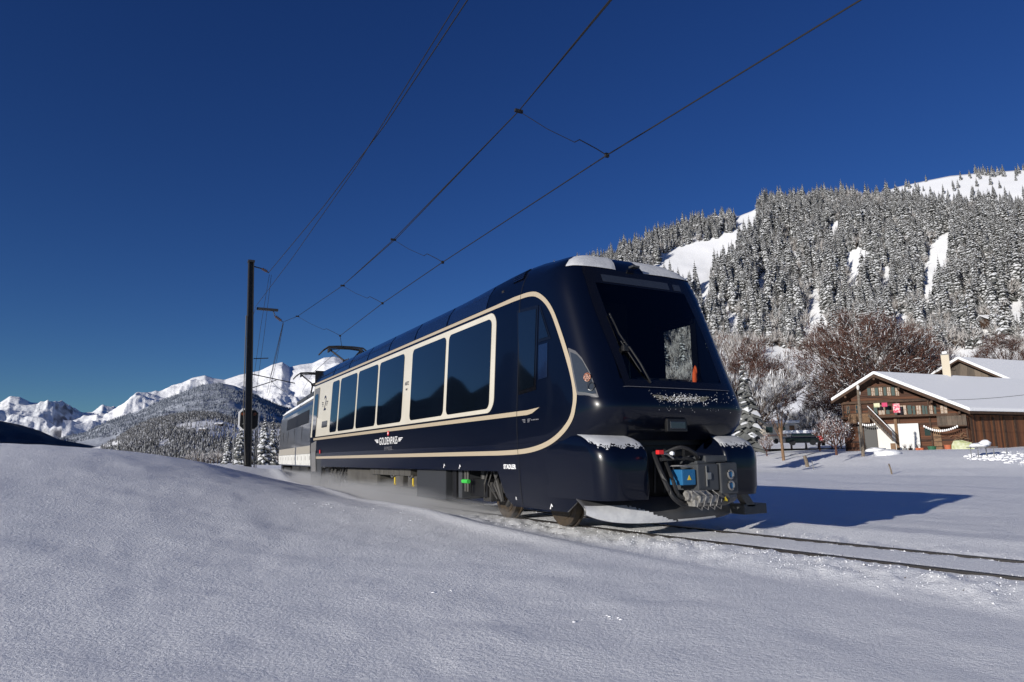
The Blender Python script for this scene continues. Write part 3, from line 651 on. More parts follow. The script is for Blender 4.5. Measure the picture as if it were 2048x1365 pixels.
def cut(c):
    x, y, z = c
    if y < 7.75 and 1.86 < z < 3.28 and abs(x) < .84 and y < sy(.84, z)+.08: return True      # windscreen opening
    if x > 1.1 and 7.55 < y < 8.28 and 1.9 < z < 2.95: return True                            # right cab side window
    if x > 1.1 and 8.28 <= y < 9.0 and 1.9 < z < 2.95: return False
    return False
for i in range(len(zr)-1):
    for k in range(cols-1):
        f = (i*cols+k, i*cols+k+1, (i+1)*cols+k+1, (i+1)*cols+k)
        c = sum(np.array(V[j]) for j in f)/4
        if not cut(c): F.append(f)
body = mesh('body_shell', V, F, 'navy', car, True)
b = B(); b.box(-1.24, 1.24, YR-.02, YR, .75, 3.7); cp(b, 'rear_wall', 'black')
b = B(); b.box(-1.2, 1.2, 7.0, YR-.1, 1.12, 1.16); cp(b, 'floor_plate', 'dark')
# decals that follow the side: quads mapped on the shell
def side_patch(poly_rows, off, sgn=-1):
    """rows of (y, z) points -> V, F on the side of the car"""
    V = []; F = []; n = len(poly_rows[0])
    for row in poly_rows:
        for y, z in row: V.append((sgn*(sx(y, z)+off), y, z+hump(y, z)))
    for i in range(len(poly_rows)-1):
        for k in range(n-1): F.append((i*n+k, i*n+k+1, (i+1)*n+k+1, (i+1)*n+k))
    return V, F
def strip(name, outer, inner, m, off=.004, sgn=-1, parent=None):
    V, F = side_patch([outer, inner], off, sgn); return mesh(name, V, F, m, parent or car)
def dens(pts, step=.05):
    o = [pts[0]]
    for a, b_ in zip(pts[:-1], pts[1:]):
        n = max(1, int(hypot(b_[0]-a[0], b_[1]-a[1])/step))
        for i in range(1, n+1): o.append((a[0]+(b_[0]-a[0])*i/n, a[1]+(b_[1]-a[1])*i/n))
    return o
def smooth(pts, it=3):
    """Chaikin, ends kept"""
    for _ in range(it):
        q = [pts[0]]
        for a, b_ in zip(pts[:-1], pts[1:]): q += [(a[0]*.75+b_[0]*.25, a[1]*.75+b_[1]*.25), (a[0]*.25+b_[0]*.75, a[1]*.25+b_[1]*.75)]
        q.append(pts[-1]); pts = q
    return pts
ctr = [(21.4, 3.265), (12, 3.265), (9.2, 3.262), (8.6, 3.262), (8.06, 3.245), (7.78, 3.13), (7.55, 2.93), (7.38, 2.65), (7.17, 2.24), (7.02, 1.9), (6.97, 1.66), (7.02, 1.46), (7.18, 1.31), (7.46, 1.17), (7.82, 1.085), (8.27, 1.04), (9.0, 1.03), (12, 1.03), (21.0, 1.025)]
ctr = smooth(ctr[:1], 0)+ctr[1:3]+smooth(ctr[3:-2], 3)+ctr[-2:]
o_, i_ = [], []
for k, p in enumerate(ctr):
    a = np.array(ctr[max(k-1, 0)]); c = np.array(ctr[min(k+1, len(ctr)-1)]); t = c-a; t = t/np.linalg.norm(t); n = np.array([-t[1], t[0]])
    w = .033 if k > 2 else .028
    o_.append(tuple(np.array(p)+n*w)); i_.append(tuple(np.array(p)-n*w))
for sg in (-1, 1): strip('beige_stripe', o_, i_, 'beige', .005, sg)
for sg in (-1, 1):
    V, F = side_patch([[(21.0, 1.60), (15, 1.60), (8.4, 1.60), (8.1, 1.60), (7.78, 1.618)], [(21.0, 1.535), (15, 1.535), (8.4, 1.535), (8.1, 1.535), (7.97, 1.55)]], .004, sg); mesh('belt_stripe', V, F, 'beige', car)
# cream window band with rounded front end
def rrect(y0, y1, z0, z1, r, n=6, corners=(1, 1, 1, 1)):
    P = []
    for (cy, cz, a0, c) in ((y1-r, z1-r, 0, corners[0]), (y0+r, z1-r, pi/2, corners[1]), (y0+r, z0+r, pi, corners[2]), (y1-r, z0+r, 3*pi/2, corners[3])):
        if not c: P.append((y1 if a0 in (0, 3*pi/2) else y0, z1 if a0 in (0, pi/2) else z0)); continue
        for k in range(n+1): q = a0+pi/2*k/n; P.append((cy+r*cos(q), cz+r*sin(q)))
    return P
def side_panel(name, poly, m, off, th=.01, sgn=-1, parent=None):
    """flat panel on the straight side (planar between z 1.55 and 3.15), with thickness"""
    P = [(sgn*(wz(z)+off), y, z) for y, z in poly]; b = B(); b.prism(P, (-sgn*th, 0, 0)); return b.build(name, m, parent or car)

wins = [(9.27, 10.93), (11.06, 12.74), (13.22, 14.84), (14.97, 16.53), (16.66, 18.22), (18.36, 19.10)]
for sg in (-1, 1):
    side_panel('window_band', rrect(9.12, 21.42, 1.635, 3.19, .22, 7, (0, 1, 1, 0)), 'cream', .006, .01, sg)
    for y0, y1 in wins:
        if y1 < 19.2: w_ = side_panel('window', rrect(y0, y1, 1.70, 3.10, .11), 'glass', .011, .008, sg)
    o = side_panel('door', rrect(20.62, 21.30, 1.2, 3.10, .05, 3), 'doorgrey', .012, .01, sg)
    side_panel('door_window', rrect(20.74, 21.18, 1.62, 2.92, .1, 4), 'glass', .018, .008, sg, o)
    side_panel('information_display', rrect(19.42, 20.05, 1.87, 2.05, .03, 3), 'blackg', .012, .01, sg)
# roof glazing: dark curved panels above the stripe
zz_ = [3.30, 3.36, 3.42, 3.5, 3.57, 3.64, 3.70]
for sg in (-1, 1):
    for k in range(7):
        y0 = 9.5+1.62*k; V, F = side_patch([[(y, z) for y in np.linspace(y0+.03, y0+1.57, 5)] for z in zz_[::-1]], .006, sg); mesh('roof_window', V, F, 'navy2', car, True)
# roof vents
for k in range(5):
    b = B(); z = 3.52+.042*k; y0 = 8.46+.03*k
    b.prism([(-(sx(9, z)+.012), y0, z+.04), (-(sx(9, z)+.012), y0+.32, z+.04), (-(sx(9, z+.016)+.0), y0+.32, z+.07), (-(sx(9, z+.016)+.0), y0, z+.07)], (.03, 0, 0)); cp(b, 'vent_slat', 'blackg')
# seams of the cab module
for sg in (-1, 1):
    V, F = side_patch([[(8.385, z), (8.397, z)] for z in np.linspace(.32, 3.6, 30)], .0065, sg); mesh('cab_seam', V, F, 'black', car)
# cab side windows
def cabwin(name, pts, m, off, par, sg=-1):
    (ya, za), (yb, zb), (yc, zc), (yd, zd) = pts; rows = []
    for i in range(11):
        f = i/10; l = (ya+(yd-ya)*f, za+(zd-za)*f); r = (yb+(yc-yb)*f, zb+(zc-zb)*f)
        rows.append([(l[0]+(r[0]-l[0])*j/8, l[1]+(r[1]-l[1])*j/8) for j in range(9)])
    V, F = side_patch(rows, off, sg); return mesh(name, V, F, m, par, True)
f = cabwin('cab_side_window_frame', [(8.47, 3.07), (7.86, 3.03), (7.88, 1.86), (8.36, 1.83)], 'blackg', .006, car)
cabwin('pane', [(8.42, 3.02), (7.91, 2.98), (7.93, 1.91), (8.32, 1.88)], 'glass', .011, f)
f = cabwin('quarter_window_frame', [(7.84, 3.0), (7.80, 3.0), (7.52, 2.50), (7.84, 2.50)], 'blackg', .006, car)
cabwin('pane', [(7.815, 2.93), (7.79, 2.93), (7.58, 2.54), (7.815, 2.54)], 'glass', .011, f)
cabwin('side_hatch', [(7.83, 2.46), (7.60, 2.46), (7.59, 2.0), (7.82, 1.99)], 'navy2', .007, car)
# right cab side window: an open frame with clear tinted glass
b = B()
for (y0, y1, z0, z1) in ((7.5, 8.33, 1.82, 1.92), (7.5, 8.33, 2.92, 3.02), (7.48, 7.6, 1.9, 2.95), (8.24, 8.34, 1.9, 2.95)):
    n0 = 6
    for k in range(n0):
        ya = y0+(y1-y0)*k/n0; yb = y0+(y1-y0)*(k+1)/n0; xa = sx(ya, (z0+z1)/2); xb = sx(yb, (z0+z1)/2)
        b.add([(xa+.006, ya, z0), (xb+.006, yb, z0), (xb+.006, yb, z1), (xa+.006, ya, z1), (xa-.04, ya, z0), (xb-.04, yb, z0), (xb-.04, yb, z1), (xa-.04, ya, z1)], [(0, 1, 2, 3), (7, 6, 5, 4), (0, 4, 5, 1), (3, 2, 6, 7)])
fr_ = cp(b, 'right_side_window_frame', 'blackg')
V, F = side_patch([[(y, z) for y in np.linspace(7.56, 8.28, 6)] for z in (1.9, 2.4, 2.95)], -.01, 1); mesh('pane', V, F, 'clear', fr_, True)
# windscreen: gloss black surround, clear pane, display
def front_rows(zs, xl, xr, off, n=24):
    V = []; F = []
    for z in zs:
        a, c = xl(z), xr(z)
        for j in range(n+1):
            x = a+(c-a)*j/n; V.append((x, sy(x, z)-off, z+hump(7.3, z)))
    for i in range(len(zs)-1):
        for j in range(n): F.append((i*(n+1)+j, i*(n+1)+j+1, (i+1)*(n+1)+j+1, (i+1)*(n+1)+j))
    return V, F
oL = lambda z: -.83-.09*ss(1.8, 3.0, z); oR = lambda z: .90+.05*math.sin(pi*min(max((z-1.8)/1.6, 0), 1))-.03*float(ss(2.8, 3.4, z))
iL = lambda z: -.73-.05*float(ss(2.2, 3.3, z)); iR = lambda z: .80+.02*math.sin(pi*min(max((z-1.8)/1.5, 0), 1))-.04*float(ss(2.6, 3.3, z))
b = B()
b.add(*front_rows(np.linspace(1.80, 1.895, 3), oL, oR, .008)); b.add(*front_rows(np.linspace(3.24, 3.47, 5), oL, oR, .008))
b.add(*front_rows(np.linspace(1.895, 3.24, 16), oL, iL, .008, 4)); b.add(*front_rows(np.linspace(1.895, 3.24, 16), iR, oR, .008, 4))
wf = cp(b, 'windscreen_frame', 'blackg', smooth=True)
V, F = front_rows(np.linspace(1.895, 3.24, 16), iL, iR, .004); mesh('windscreen_pane', V, F, 'clear', wf, True)
V, F = front_rows([3.27, 3.38], lambda z: -.66, lambda z: .50, .013); mesh('destination_display', V, F, 'display', wf, True)
V, F = front_rows([3.27, 3.37], lambda z: .58, lambda z: .72, .013, 3); mesh('number_display', V, F, 'display', wf, True)
b = B(); b.tube([(-.86, sy(-.86, z)-.02, z) for z in (1.795,)]+[(x, sy(x, 1.795)-.018, 1.80) for x in np.linspace(-.8, .9, 14)], .0025, 5); cp(b, 'windscreen_snow_ledge', 'greyprint')
# wiper
wx = -.70
b = B(); b.tube([(-.74, sy(-.74, 2.75)-.03, 2.78), (-.70, sy(-.7, 2.5)-.05, 2.5), (-.63, sy(-.63, 2.3)-.07, 2.3)], .012, 6); b.tube([(-.63, sy(-.6, 2.3)-.07, 2.32), (-.52, sy(-.5, 2.1)-.06, 2.1), (-.42, sy(-.4, 1.9)-.03, 1.86)], .014, 6)
b.tube([(-.70, sy(-.7, 2.4)-.04, 2.40), (-.5, sy(-.5, 2.1)-.04, 2.0)], .009, 6); b.box(-.71, -.62, sy(-.68, 2.3)-.07, sy(-.68, 2.3)-.0, 2.26, 2.34, .02)
wp = cp(b, 'wiper', 'blackm')
# cab interior
b = B(); b.box(-1.05, 1.05, 7.0, 7.5, 1.5, 1.86, .04); cp(b, 'dashboard', 'cab')
b = B(); b.box(-.35, .55, 6.95, 7.25, 1.8, 1.98, .06); cp(b, 'control_desk', 'cab')
b = B(); b.box(-1.18, 1.18, 9.02, 9.08, 1.2, 3.5); b.box(-1.16, -1.12, 7.9, 9.02, 1.2, 3.2); cp(b, 'cab_rear_wall', 'cab')
b = B(); b.box(-.25, .3, 8.05, 8.2, 1.9, 2.6, .06); b.box(-.25, .3, 7.6, 8.1, 1.75, 1.88, .04); b.box(-.12, .16, 8.06, 8.18, 2.6, 2.82, .04); cp(b, 'driver_seat', 'seat')
b = B(); b.lump((.63, 6.92, 1.98), (.035, .03, .15), 3, 8, 6); b.lump((.65, 6.92, 2.10), (.025, .025, .07), 5, 8, 5); o = cp(b, 'orange_vest', 'orange', smooth=True)
# headlights in the rounded corners
def thz(x, y, z):
    return atan2((max(YS-y, 0)/(YS-yf(z)))**(PW/2), (abs(x)/wz(z))**(PW/2))
def nose_patch(pts, m, name, off, par, sg=-1, rows=14, colsn=8):
    """pts: outline as (x, y, z) on the nose"""
    P = [(thz(*p), p[2]) for p in pts]; zs = np.linspace(min(p[1] for p in P)+.004, max(p[1] for p in P)-.004, rows); V = []; F = []
    for z in zs:
        xs = []
        for (a, za), (c, zc) in zip(P, P[1:]+P[:1]):
            if (za > z) != (zc > z): xs.append(a+(c-a)*(z-za)/(zc-za))
        t0, t1 = min(xs), max(xs)
        for j in range(colsn+1):
            t = t0+(t1-t0)*j/colsn; x, y, _ = ringpt(t, z, 1); nx, ny = cos(t), -sin(t); V.append((sg*(x+off*nx), y+off*ny, z))
    n = colsn+1
    for i in range(rows-1):
        for j in range(colsn): F.append((i*n+j, i*n+j+1, (i+1)*n+j+1, (i+1)*n+j))
    return mesh(name, V, F, m, par, True)
HL = [(-1.259, 7.154, 2.329), (-1.237, 7.053, 2.296), (-1.208, 6.934, 2.18), (-1.18, 6.804, 1.98), (-1.172, 6.712, 1.788), (-1.163, 6.66, 1.66), (-1.233, 6.76, 1.668), (-1.285, 6.945, 1.714)]
for sg in (-1, 1):
    h0 = nose_patch(HL, 'hlrim', 'headlight', .006, car, sg)
    c = np.mean(np.array(HL), 0); HI = [tuple(np.array(p)*.84+c*.16) for p in HL]; HI = [(x, y, z) for x, y, z in HI]
    nose_patch(HI, 'hlglass', 'headlight_glass', .012, h0, sg)
    for (z, xx, r, mm) in ((1.915, -1.2, .05, 'lampred'), (1.80, -1.195, .052, 'steelring')):
        yy = YS-(YS-yf(z))*(1-(abs(xx)/wz(z))**PW)**(1/PW); b = B(); n = np.array([-.75, -.66, .12]); n /= np.linalg.norm(n); u = np.cross(n, (0, 0, 1.)); u /= np.linalg.norm(u); v = np.cross(u, n)
        cc = np.array([xx, yy, z])+n*.03; ring = [cc+r*(cos(q)*u*.8+sin(q)*v) for q in np.linspace(0, 2*pi, 17)]
        b.tube(ring, .006, 5, False)
        if mm == 'lampred':
            for k in range(14): q = k*2.4; rr = .04*sqrt(k/14); pp = cc+rr*(cos(q)*u+sin(q)*v); b.obox(pp, u, v, n, .007, .006, .006)
        b.V = [(sg*-x, y, zc) for x, y, zc in b.V]; cp(b, 'lamp', mm, h0)
# pods either side of the coupler
PZ = [.46, .55, .9, 1.0, 1.06, 1.12, 1.17, 1.21, 1.235]; PYF = [6.44, 6.42, 6.42, 6.435, 6.47, 6.545, 6.64, 6.76, 6.92]; PIN = [0, 0, 0, 0, .008, .02, .045, .08, .13]
def podring(z, k, sg, off=0):
    y0 = float(np.interp(z, PZ, PYF))-off; ins = float(np.interp(z, PZ, PIN)); w = wz(z)-ins*.4+off; ro = .26; ri = .07; xi = .62+ins
    P = [(w, 7.7), (w, 7.3), (w, y0+ro)]
    for q in np.linspace(0, pi/2, 9)[1:]: P.append((w-ro+ro*cos(q), y0+ro-ro*sin(q)))
    for f_ in np.linspace(.15, 1, 6): P.append((w-ro+(xi+ri-(w-ro))*f_, y0))
    for q in np.linspace(0, pi/2, 6)[1:]: P.append((xi+ri-ri*sin(q), y0+ri-ri*cos(q)))
    P.append((xi, 7.7)); return [(sg*x, y, z) for x, y in P]
for sg in (-1, 1):
    V = []; F = []
    for k, z in enumerate(PZ): V += podring(z, k, sg)
    n = len(V)//len(PZ)
    for i in range(len(PZ)-1):
        for j in range(n-1): F.append((i*n+j, i*n+j+1, (i+1)*n+j+1, (i+1)*n+j))
    F.append(tuple(range(n))); F.append(tuple((len(PZ)-1)*n+j for j in range(n)))
    pod = mesh('front_pod', V, F, 'navy', car, True)
    md = pod.modifiers.new('sub', 'EDGE_SPLIT'); md.split_angle = radians(50)
    rr = random.Random(int(sg)+3); V = []; F = []; zs = np.linspace(1.0, 1.24, 24); nr = 0
    for z in zs:
        rw = podring(min(z, 1.224), 0, sg, .006)
        rw = [(np.array(rw[i])*(1-f_)+np.array(rw[i+1])*f_) for i in range(4, len(rw)-3) for f_ in (0, .25, .5, .75)]
        nr = len(rw); V += [(p[0], p[1]+(.0 if z < 1.23 else .14), z+(.006 if z > 1.1 else 0)) for p in rw]
    for i in range(len(zs)-1):
        for j in range(nr-1):
            lim = 1.055+.05*vn(np.array([j*.35+sg*9]), np.array([3.3]))[0]+.05*(1 if j < 4 else 0)
            if zs[i] > lim+rr.uniform(-.03, .03): F.append((i*nr+j, i*nr+j+1, (i+1)*nr+j+1, (i+1)*nr+j))
    mesh('pod_snow', V, F, 'film', car, True)
# lower side skirts
def skirt(name, rows, m, sg):
    V, F = side_patch(rows, -.015, sg); o = mesh(name, V, F, m, car, True); md = o.modifiers.new('t', 'SOLIDIFY'); md.thickness = .03; md.offset = 0; md = o.modifiers.new('e', 'EDGE_SPLIT'); md.split_angle = radians(40); return o
for sg in (-1, 1):
    skirt('side_skirt', [[(y, 1.158) for y in np.linspace(9.04, 20.0, 12)], [(y, .77) for y in np.linspace(9.04, 20.0, 12)]], 'navy', sg)
    rows = []
    for f_ in np.linspace(0, 1, 8):
        z = 1.158-(1.158-.29)*f_; yb = np.interp(z, [.29, .37, .8, 1.17], [8.66, 8.84, 9.06, 9.06]); yf_ = np.interp(z, [.29, .33, .46, 1.17], [7.32, 7.2, 7.12, 7.12]); rows.append([(y, z) for y in np.linspace(yb, yf_, 8)])
    skirt('cab_skirt', rows, 'navy', sg)
    skirt('rear_skirt', [[(20.0, 1.158), (21.42, 1.158)], [(20.0, .62), (21.42, .62)], [(20.35, .2), (21.42, .2)]], 'grey', sg)
    V, F = side_patch([[(20.62, 1.2), (21.2, 1.2)], [(20.62, .62), (21.2, .62)]], .02, sg); mesh('door_step_panel', V, F, 'doorgrey', car)
    V, F = side_patch([[(20.02, 1.24), (20.14, 1.24)], [(20.02, 1.14), (20.14, 1.14)]], .02, sg); mesh('red_marking', V, F, 'red', car)
# roof snow at the front edge
def roof_snow(xa, xb, name):
    V = []; F = []; n = 30; zs_ = [3.485, 3.51, 3.55, 3.6, 3.65, 3.7, 3.74, 3.775, 3.805, 3.83]; sg = -1 if xa < 0 else 1
    for i, z in enumerate(zs_):
        for j in range(n+1):
            x = (xa+(xb-xa)*j/n)/1.16; xf = min(abs(x), .985); w = wz(z); y = YS-(YS-yf(z))*(1-xf**PW)**(1/PW); e = min(1, min(j, n-j)/3.)*min(1, (len(zs_)-1-i)/2.+.15)*(.5 if i == 0 else 1)
            q = float(vn(np.array([x*9.]), np.array([i*.8]))[0]); V.append((sg*xf*w, y-.012*(1 if i < 3 else 0)*e, z+hump(y, z)+.004+(.004+.005*q)*e))
    for i in range(len(zs_)-1):
        for j in range(n): F.append((i*(n+1)+j, i*(n+1)+j+1, (i+1)*(n+1)+j+1, (i+1)*(n+1)+j))
    return mesh(name, V, F, 'film', car, True)
roof_snow(-1.08, -.36, 'roof_snow'); roof_snow(.12, 1.08, 'roof_snow')
b = B(); b.box(-.12, .0, 7.2, 7.3, 3.54, 3.57, .01); cp(b, 'top_light', 'grey')
# coupler bay
b = B(); b.box(-.66, .66, 6.98, 7.02, .4, 1.3); b.box(-1.2, 1.2, 6.9, 7.6, 1.1, 1.18); cp(b, 'coupler_bay', 'blackm')
b = B(); b.box(-.26, .06, 6.50, 6.56, 1.255, 1.415, .015); o = cp(b, 'lamp_frame', 'blackm'); b = B(); b.box(-.22, .02, 6.488, 6.505, 1.29, 1.38, .01); cp(b, 'lamp_glass', 'display', o)
b = B(); b.box(-.13, .2, 6.16, 6.6, .55, .86, .02); b.box(-.1, .2, 6.2, 6.5, .86, .9, .01); b.box(.02, .36, 6.18, 6.5, .88, .96, .02); jb = cp(b, 'grey_connector_box', 'grey')
b = B(); b.box(.215, .49, 6.14, 6.6, .5, .87, .02); jb2 = cp(b, 'connector_box', 'grey')
for z in (.73, .60):
    b = B(); b.tube([(.36+.045*cos(q), 6.125, z+.05*sin(q)) for q in np.linspace(0, 2*pi, 15)], .012, 6, False); cp(b, 'socket_ring', 'steel', jb2)
    b = B(); b.tube([(.36, 6.15, z), (.36, 6.13, z)], .038, 12); cp(b, 'socket', 'blue', jb2)
b = B(); b.box(.0, .06, 6.14, 6.17, .68, .76, .005); b.tube([(-.01, 6.15, .84), (-.01, 6.15, .6)], .008, 6); cp(b, 'latch', 'steel', jb)
b = B(); b.box(-.36, -.15, 6.18, 6.4, .62, .80, .015); bb = cp(b, 'blue_box', 'blue')
b = B(); b.prism([(-.285, 6.179, .68), (-.225, 6.179, .68), (-.255, 6.179, .735)], (0, -.003, 0)); cp(b, 'warning_triangle', 'yellow', bb)
b = B(); b.tube([(-.34, 6.16, .50), (-.02, 6.16, .50)], .055, 12); b.box(-.28, .02, 6.08, 6.22, .38, .46, .01); b.box(-.22, .05, 6.05, 6.2, .42, .50, .01); b.box(-.3, -.1, 6.1, 6.24, .44, .56, .015)
for k in range(4): a = -.3+.1*k; b.tube([(a, 6.08, .56), (a+.05, 6.03, .5), (a+.02, 6.05, .38), (a+.1, 6.06, .34), (a+.14, 6.08, .45)], .006, 5)
cpl = cp(b, 'coupler_head', 'alu')
b = B(); b.tube([(.02, 6.2, .45), (.3, 6.2, .45), (.5, 6.25, .46)], [.07, .085, .06], 12); cp(b, 'coupler_cylinder', 'tank')
b = B(); b.prism([(.2, 6.11, .42), (.27, 6.11, .42), (.235, 6.11, .48)], (0, -.003, 0)); cp(b, 'warning_triangle', 'yellow', cpl)
def hose(pts, r, m='black', name='hose'):
    P = [Vector(p) for p in pts]; out = []
    for i in range(len(P)-1):
        p0, p1, p2, p3 = P[max(i-1, 0)], P[i], P[i+1], P[min(i+2, len(P)-1)]
        for k in range(6):
            t = k/6; out.append(tuple(.5*((2*p1)+(p2-p0)*t+(2*p0-5*p1+4*p2-p3)*t*t+(3*p1-p0-3*p2+p3)*t**3)))
    out.append(tuple(P[-1])); b = B(); b.tube(out, r, 7); return cp(b, name, m)
hose([(-.5, 6.5, 1.0), (-.56, 6.3, .75), (-.5, 6.2, .5), (-.34, 6.2, .40), (-.2, 6.3, .42)], .03); hose([(-.36, 6.5, .98), (-.46, 6.25, .72), (-.42, 6.2, .52), (-.3, 6.2, .46)], .024)
hose([(-.45, 6.4, .98), (-.3, 6.25, 1.06), (-.12, 6.2, .98), (.02, 6.3, .86)], .024); hose([(-.5, 6.4, .92), (-.2, 6.25, .93), (.0, 6.3, .86)], .024); hose([(-.38, 6.4, .84), (-.25, 6.25, .84), (-.05, 6.25, .8)], .01, 'steel')
b = B(); b.tube([(-.62, 6.25, 1.0), (-.5, 6.25, .98), (-.42, 6.25, .93)], .012, 6); cp(b, 'brake_pipe', 'steel'); b = B(); b.box(-.66, -.58, 6.22, 6.28, .98, 1.03, .012); cp(b, 'red_handle', 'red'); b = B(); b.lump((-.46, 6.22, .99), (.035, .03, .025), 2); cp(b, 'valve', 'fsnow')
for k in range(6): b = B(); x = -.5+.16*k; b.tube([(x, 6.9, .5), (x, 6.85, 1.05)], .02, 6); cp(b, 'conduit', 'blackm')
# snow plough
def plough(s0, s1, z0, z1, dy=0):
    V = []; F = []; n = 48; m_ = 18
    for i in range(m_+1):
        f_ = i/m_; z = z0+(z1-z0)*f_
        for j in range(n+1):
            x = s0+(s1-s0)*j/n; V.append((x, 6.62+.26*(abs(x)/1.3)**1.6+.16*f_-.14*sin(pi*f_)*.5+dy, z+(.14*(1-f_))*(abs(x)/1.3)**5))
    for i in range(m_):
        for j in range(n): F.append((i*(n+1)+j, i*(n+1)+j+1, (i+1)*(n+1)+j+1, (i+1)*(n+1)+j))
    return V, F
V, F = plough(-1.28, 1.1, .16, .47); pl = mesh('snow_plough', V, F, 'ploughm', car, True); md = pl.modifiers.new('t', 'SOLIDIFY'); md.thickness = .02
V, F = plough(-1.27, -.08, .165, .45, -.014); F = [f_ for f_ in F if V[f_[0]][2] < .44-.33*max(0, V[f_[0]][0]+.95)+rng.uniform(-.01, .01)]; mesh('plough_snow', V, F, 'film', pl, True)
V, F = plough(-.08, .62, .165, .22, -.014); mesh('plough_snow', V, F, 'film', pl, True)
b = B(); b.box(.95, 1.36, 6.5, 6.75, .2, .33, .01); cp(b, 'track_guard', 'grey'); b = B(); b.prism([(.86, 6.5, .5), (1.0, 6.5, .5), (1.16, 6.5, .3), (1.02, 6.5, .3)], (0, .1, 0)); cp(b, 'guard_bracket', 'tank')
# bogies
def bogie(yc, name):
    bo = B(); bo.box(-.95, -.82, yc-1.25, yc+1.25, .42, .58, .03); bo.box(.82, .95, yc-1.25, yc+1.25, .42, .58, .03); bo.box(-.9, .9, yc-.25, yc+.25, .4, .6, .03)
    fr = cp(bo, name, 'dark')
    for dy in (-.85, .85):
        for sg in (-1, 1):
            w_ = B(); w_.tube([(sg*.50, yc+dy, .37), (sg*.60, yc+dy, .37)], .37, 28); w_.tube([(sg*.60, yc+dy, .37), (sg*.61, yc+dy, .37)], .28, 24); w_.tube([(sg*.47, yc+dy, .37), (sg*.5, yc+dy, .37)], .395, 28); w_.tube([(sg*.61, yc+dy, .37), (sg*.7, yc+dy, .37)], .09, 12); cp(w_, 'wheel', 'wheelm', fr)
            w_ = B(); w_.box(min(sg*.78, sg*.96), max(sg*.78, sg*.96), yc+dy-.14, yc+dy+.14, .27, .5, .03); w_.tube([(sg*.88, yc+dy+.22, .5), (sg*.88, yc+dy+.22, .8)], .07, 10); cp(w_, 'axle_box', 'dark', fr)
        w_ = B(); w_.tube([(-.6, yc+dy, .37), (.6, yc+dy, .37)], .07, 10); cp(w_, 'axle', 'dark', fr)
    for sg in (-1, 1):
        w_ = B()
        for k in range(9): q = rng.uniform(-.9, .9); w_.tube([(sg*1.0, yc+q, .75), (sg*1.04, yc+q+.05, .55), (sg*.98, yc+q+rng.uniform(-.2, .2), .33)], .014, 5)
        w_.tube([(sg*1.0, yc-.5, .8), (sg*.98, yc+.1, .25)], .035, 8); w_.tube([(sg*1.0, yc+.5, .8), (sg*.98, yc+.25, .3)], .035, 8); cp(w_, 'damper', 'dark', fr)
bogie(9.25, 'front_bogie'); bogie(19.1, 'rear_bogie')
# underframe boxes
def ubox(name, y0, y1, z0, z1, m, x=1.12, bev=.02, sides=(-1, 1)):
    for sg in sides:
        b = B(); b.box(min(sg*x, sg*.3), max(sg*x, sg*.3), y0, y1, z0, z1, bev); cp(b, name, m)
ubox('equipment_box', 11.22, 12.62, .25, .77, 'boxd', 1.2); ubox('small_box', 10.95, 11.12, .28, .77, 'blackm'); ubox('small_box', 10.72, 10.86, .3, .77, 'grey')
ubox('cooling_unit', 10.0, 10.62, .34, .62, 'blackm', 1.0); ubox('water_tank', 15.6, 18.2, .36, .76, 'tank', 1.05, .08)
for k in range(8): ubox('louvre_panel', 13.2+.34*k, 13.2+.34*k+.32, .62, .76, 'tank', 1.12, .01)
ubox('battery_box', 13.75, 14.35, .4, .62, 'tank', 1.08); ubox('battery_box', 12.95, 13.45, .4, .62, 'tank', 1.08); ubox('frame_rail', 13.2, 19.6, .2, .34, 'dark', .8)
for y in (14.22, 13.12):
    b = B(); b.box(-1.10, -1.085, y-.02, y+.02, .42, .58); b.box(-1.10, -1.08, y-.035, y+.035, .42, .45); cp(b, 'yellow_tag', 'yellow')
    hose([(-1.1, y+.25, .64), (-1.12, y+.1, .58), (-1.12, y-.05, .64)], .014, 'steel', 'cable')
b = B(); b.tube([(-1.12, 10.46, .76), (-1.12, 10.46, .42)], .025, 8); b.tube([(-1.12, 10.56, .76), (-1.12, 10.56, .42)], .02, 8); cp(b, 'pipe', 'tank'); b = B(); b.tube([(-1.14, 10.4, .585), (-1.14, 10.62, .585)], .035, 8); cp(b, 'green_valve', 'green')
b = B(); b.tube([(-1.1, 8.95, .52), (-1.14, 8.9, .5), (-1.14, 8.88, .34)], .028, 8); b.box(-1.12, -1.0, 8.9, 9.0, .3, .5, .02); cp(b, 'sand_pipe', 'alu')
b = B(); b.box(-.8, .8, 9.0, 20.8, .9, 1.1); cp(b, 'underframe', 'blackm')
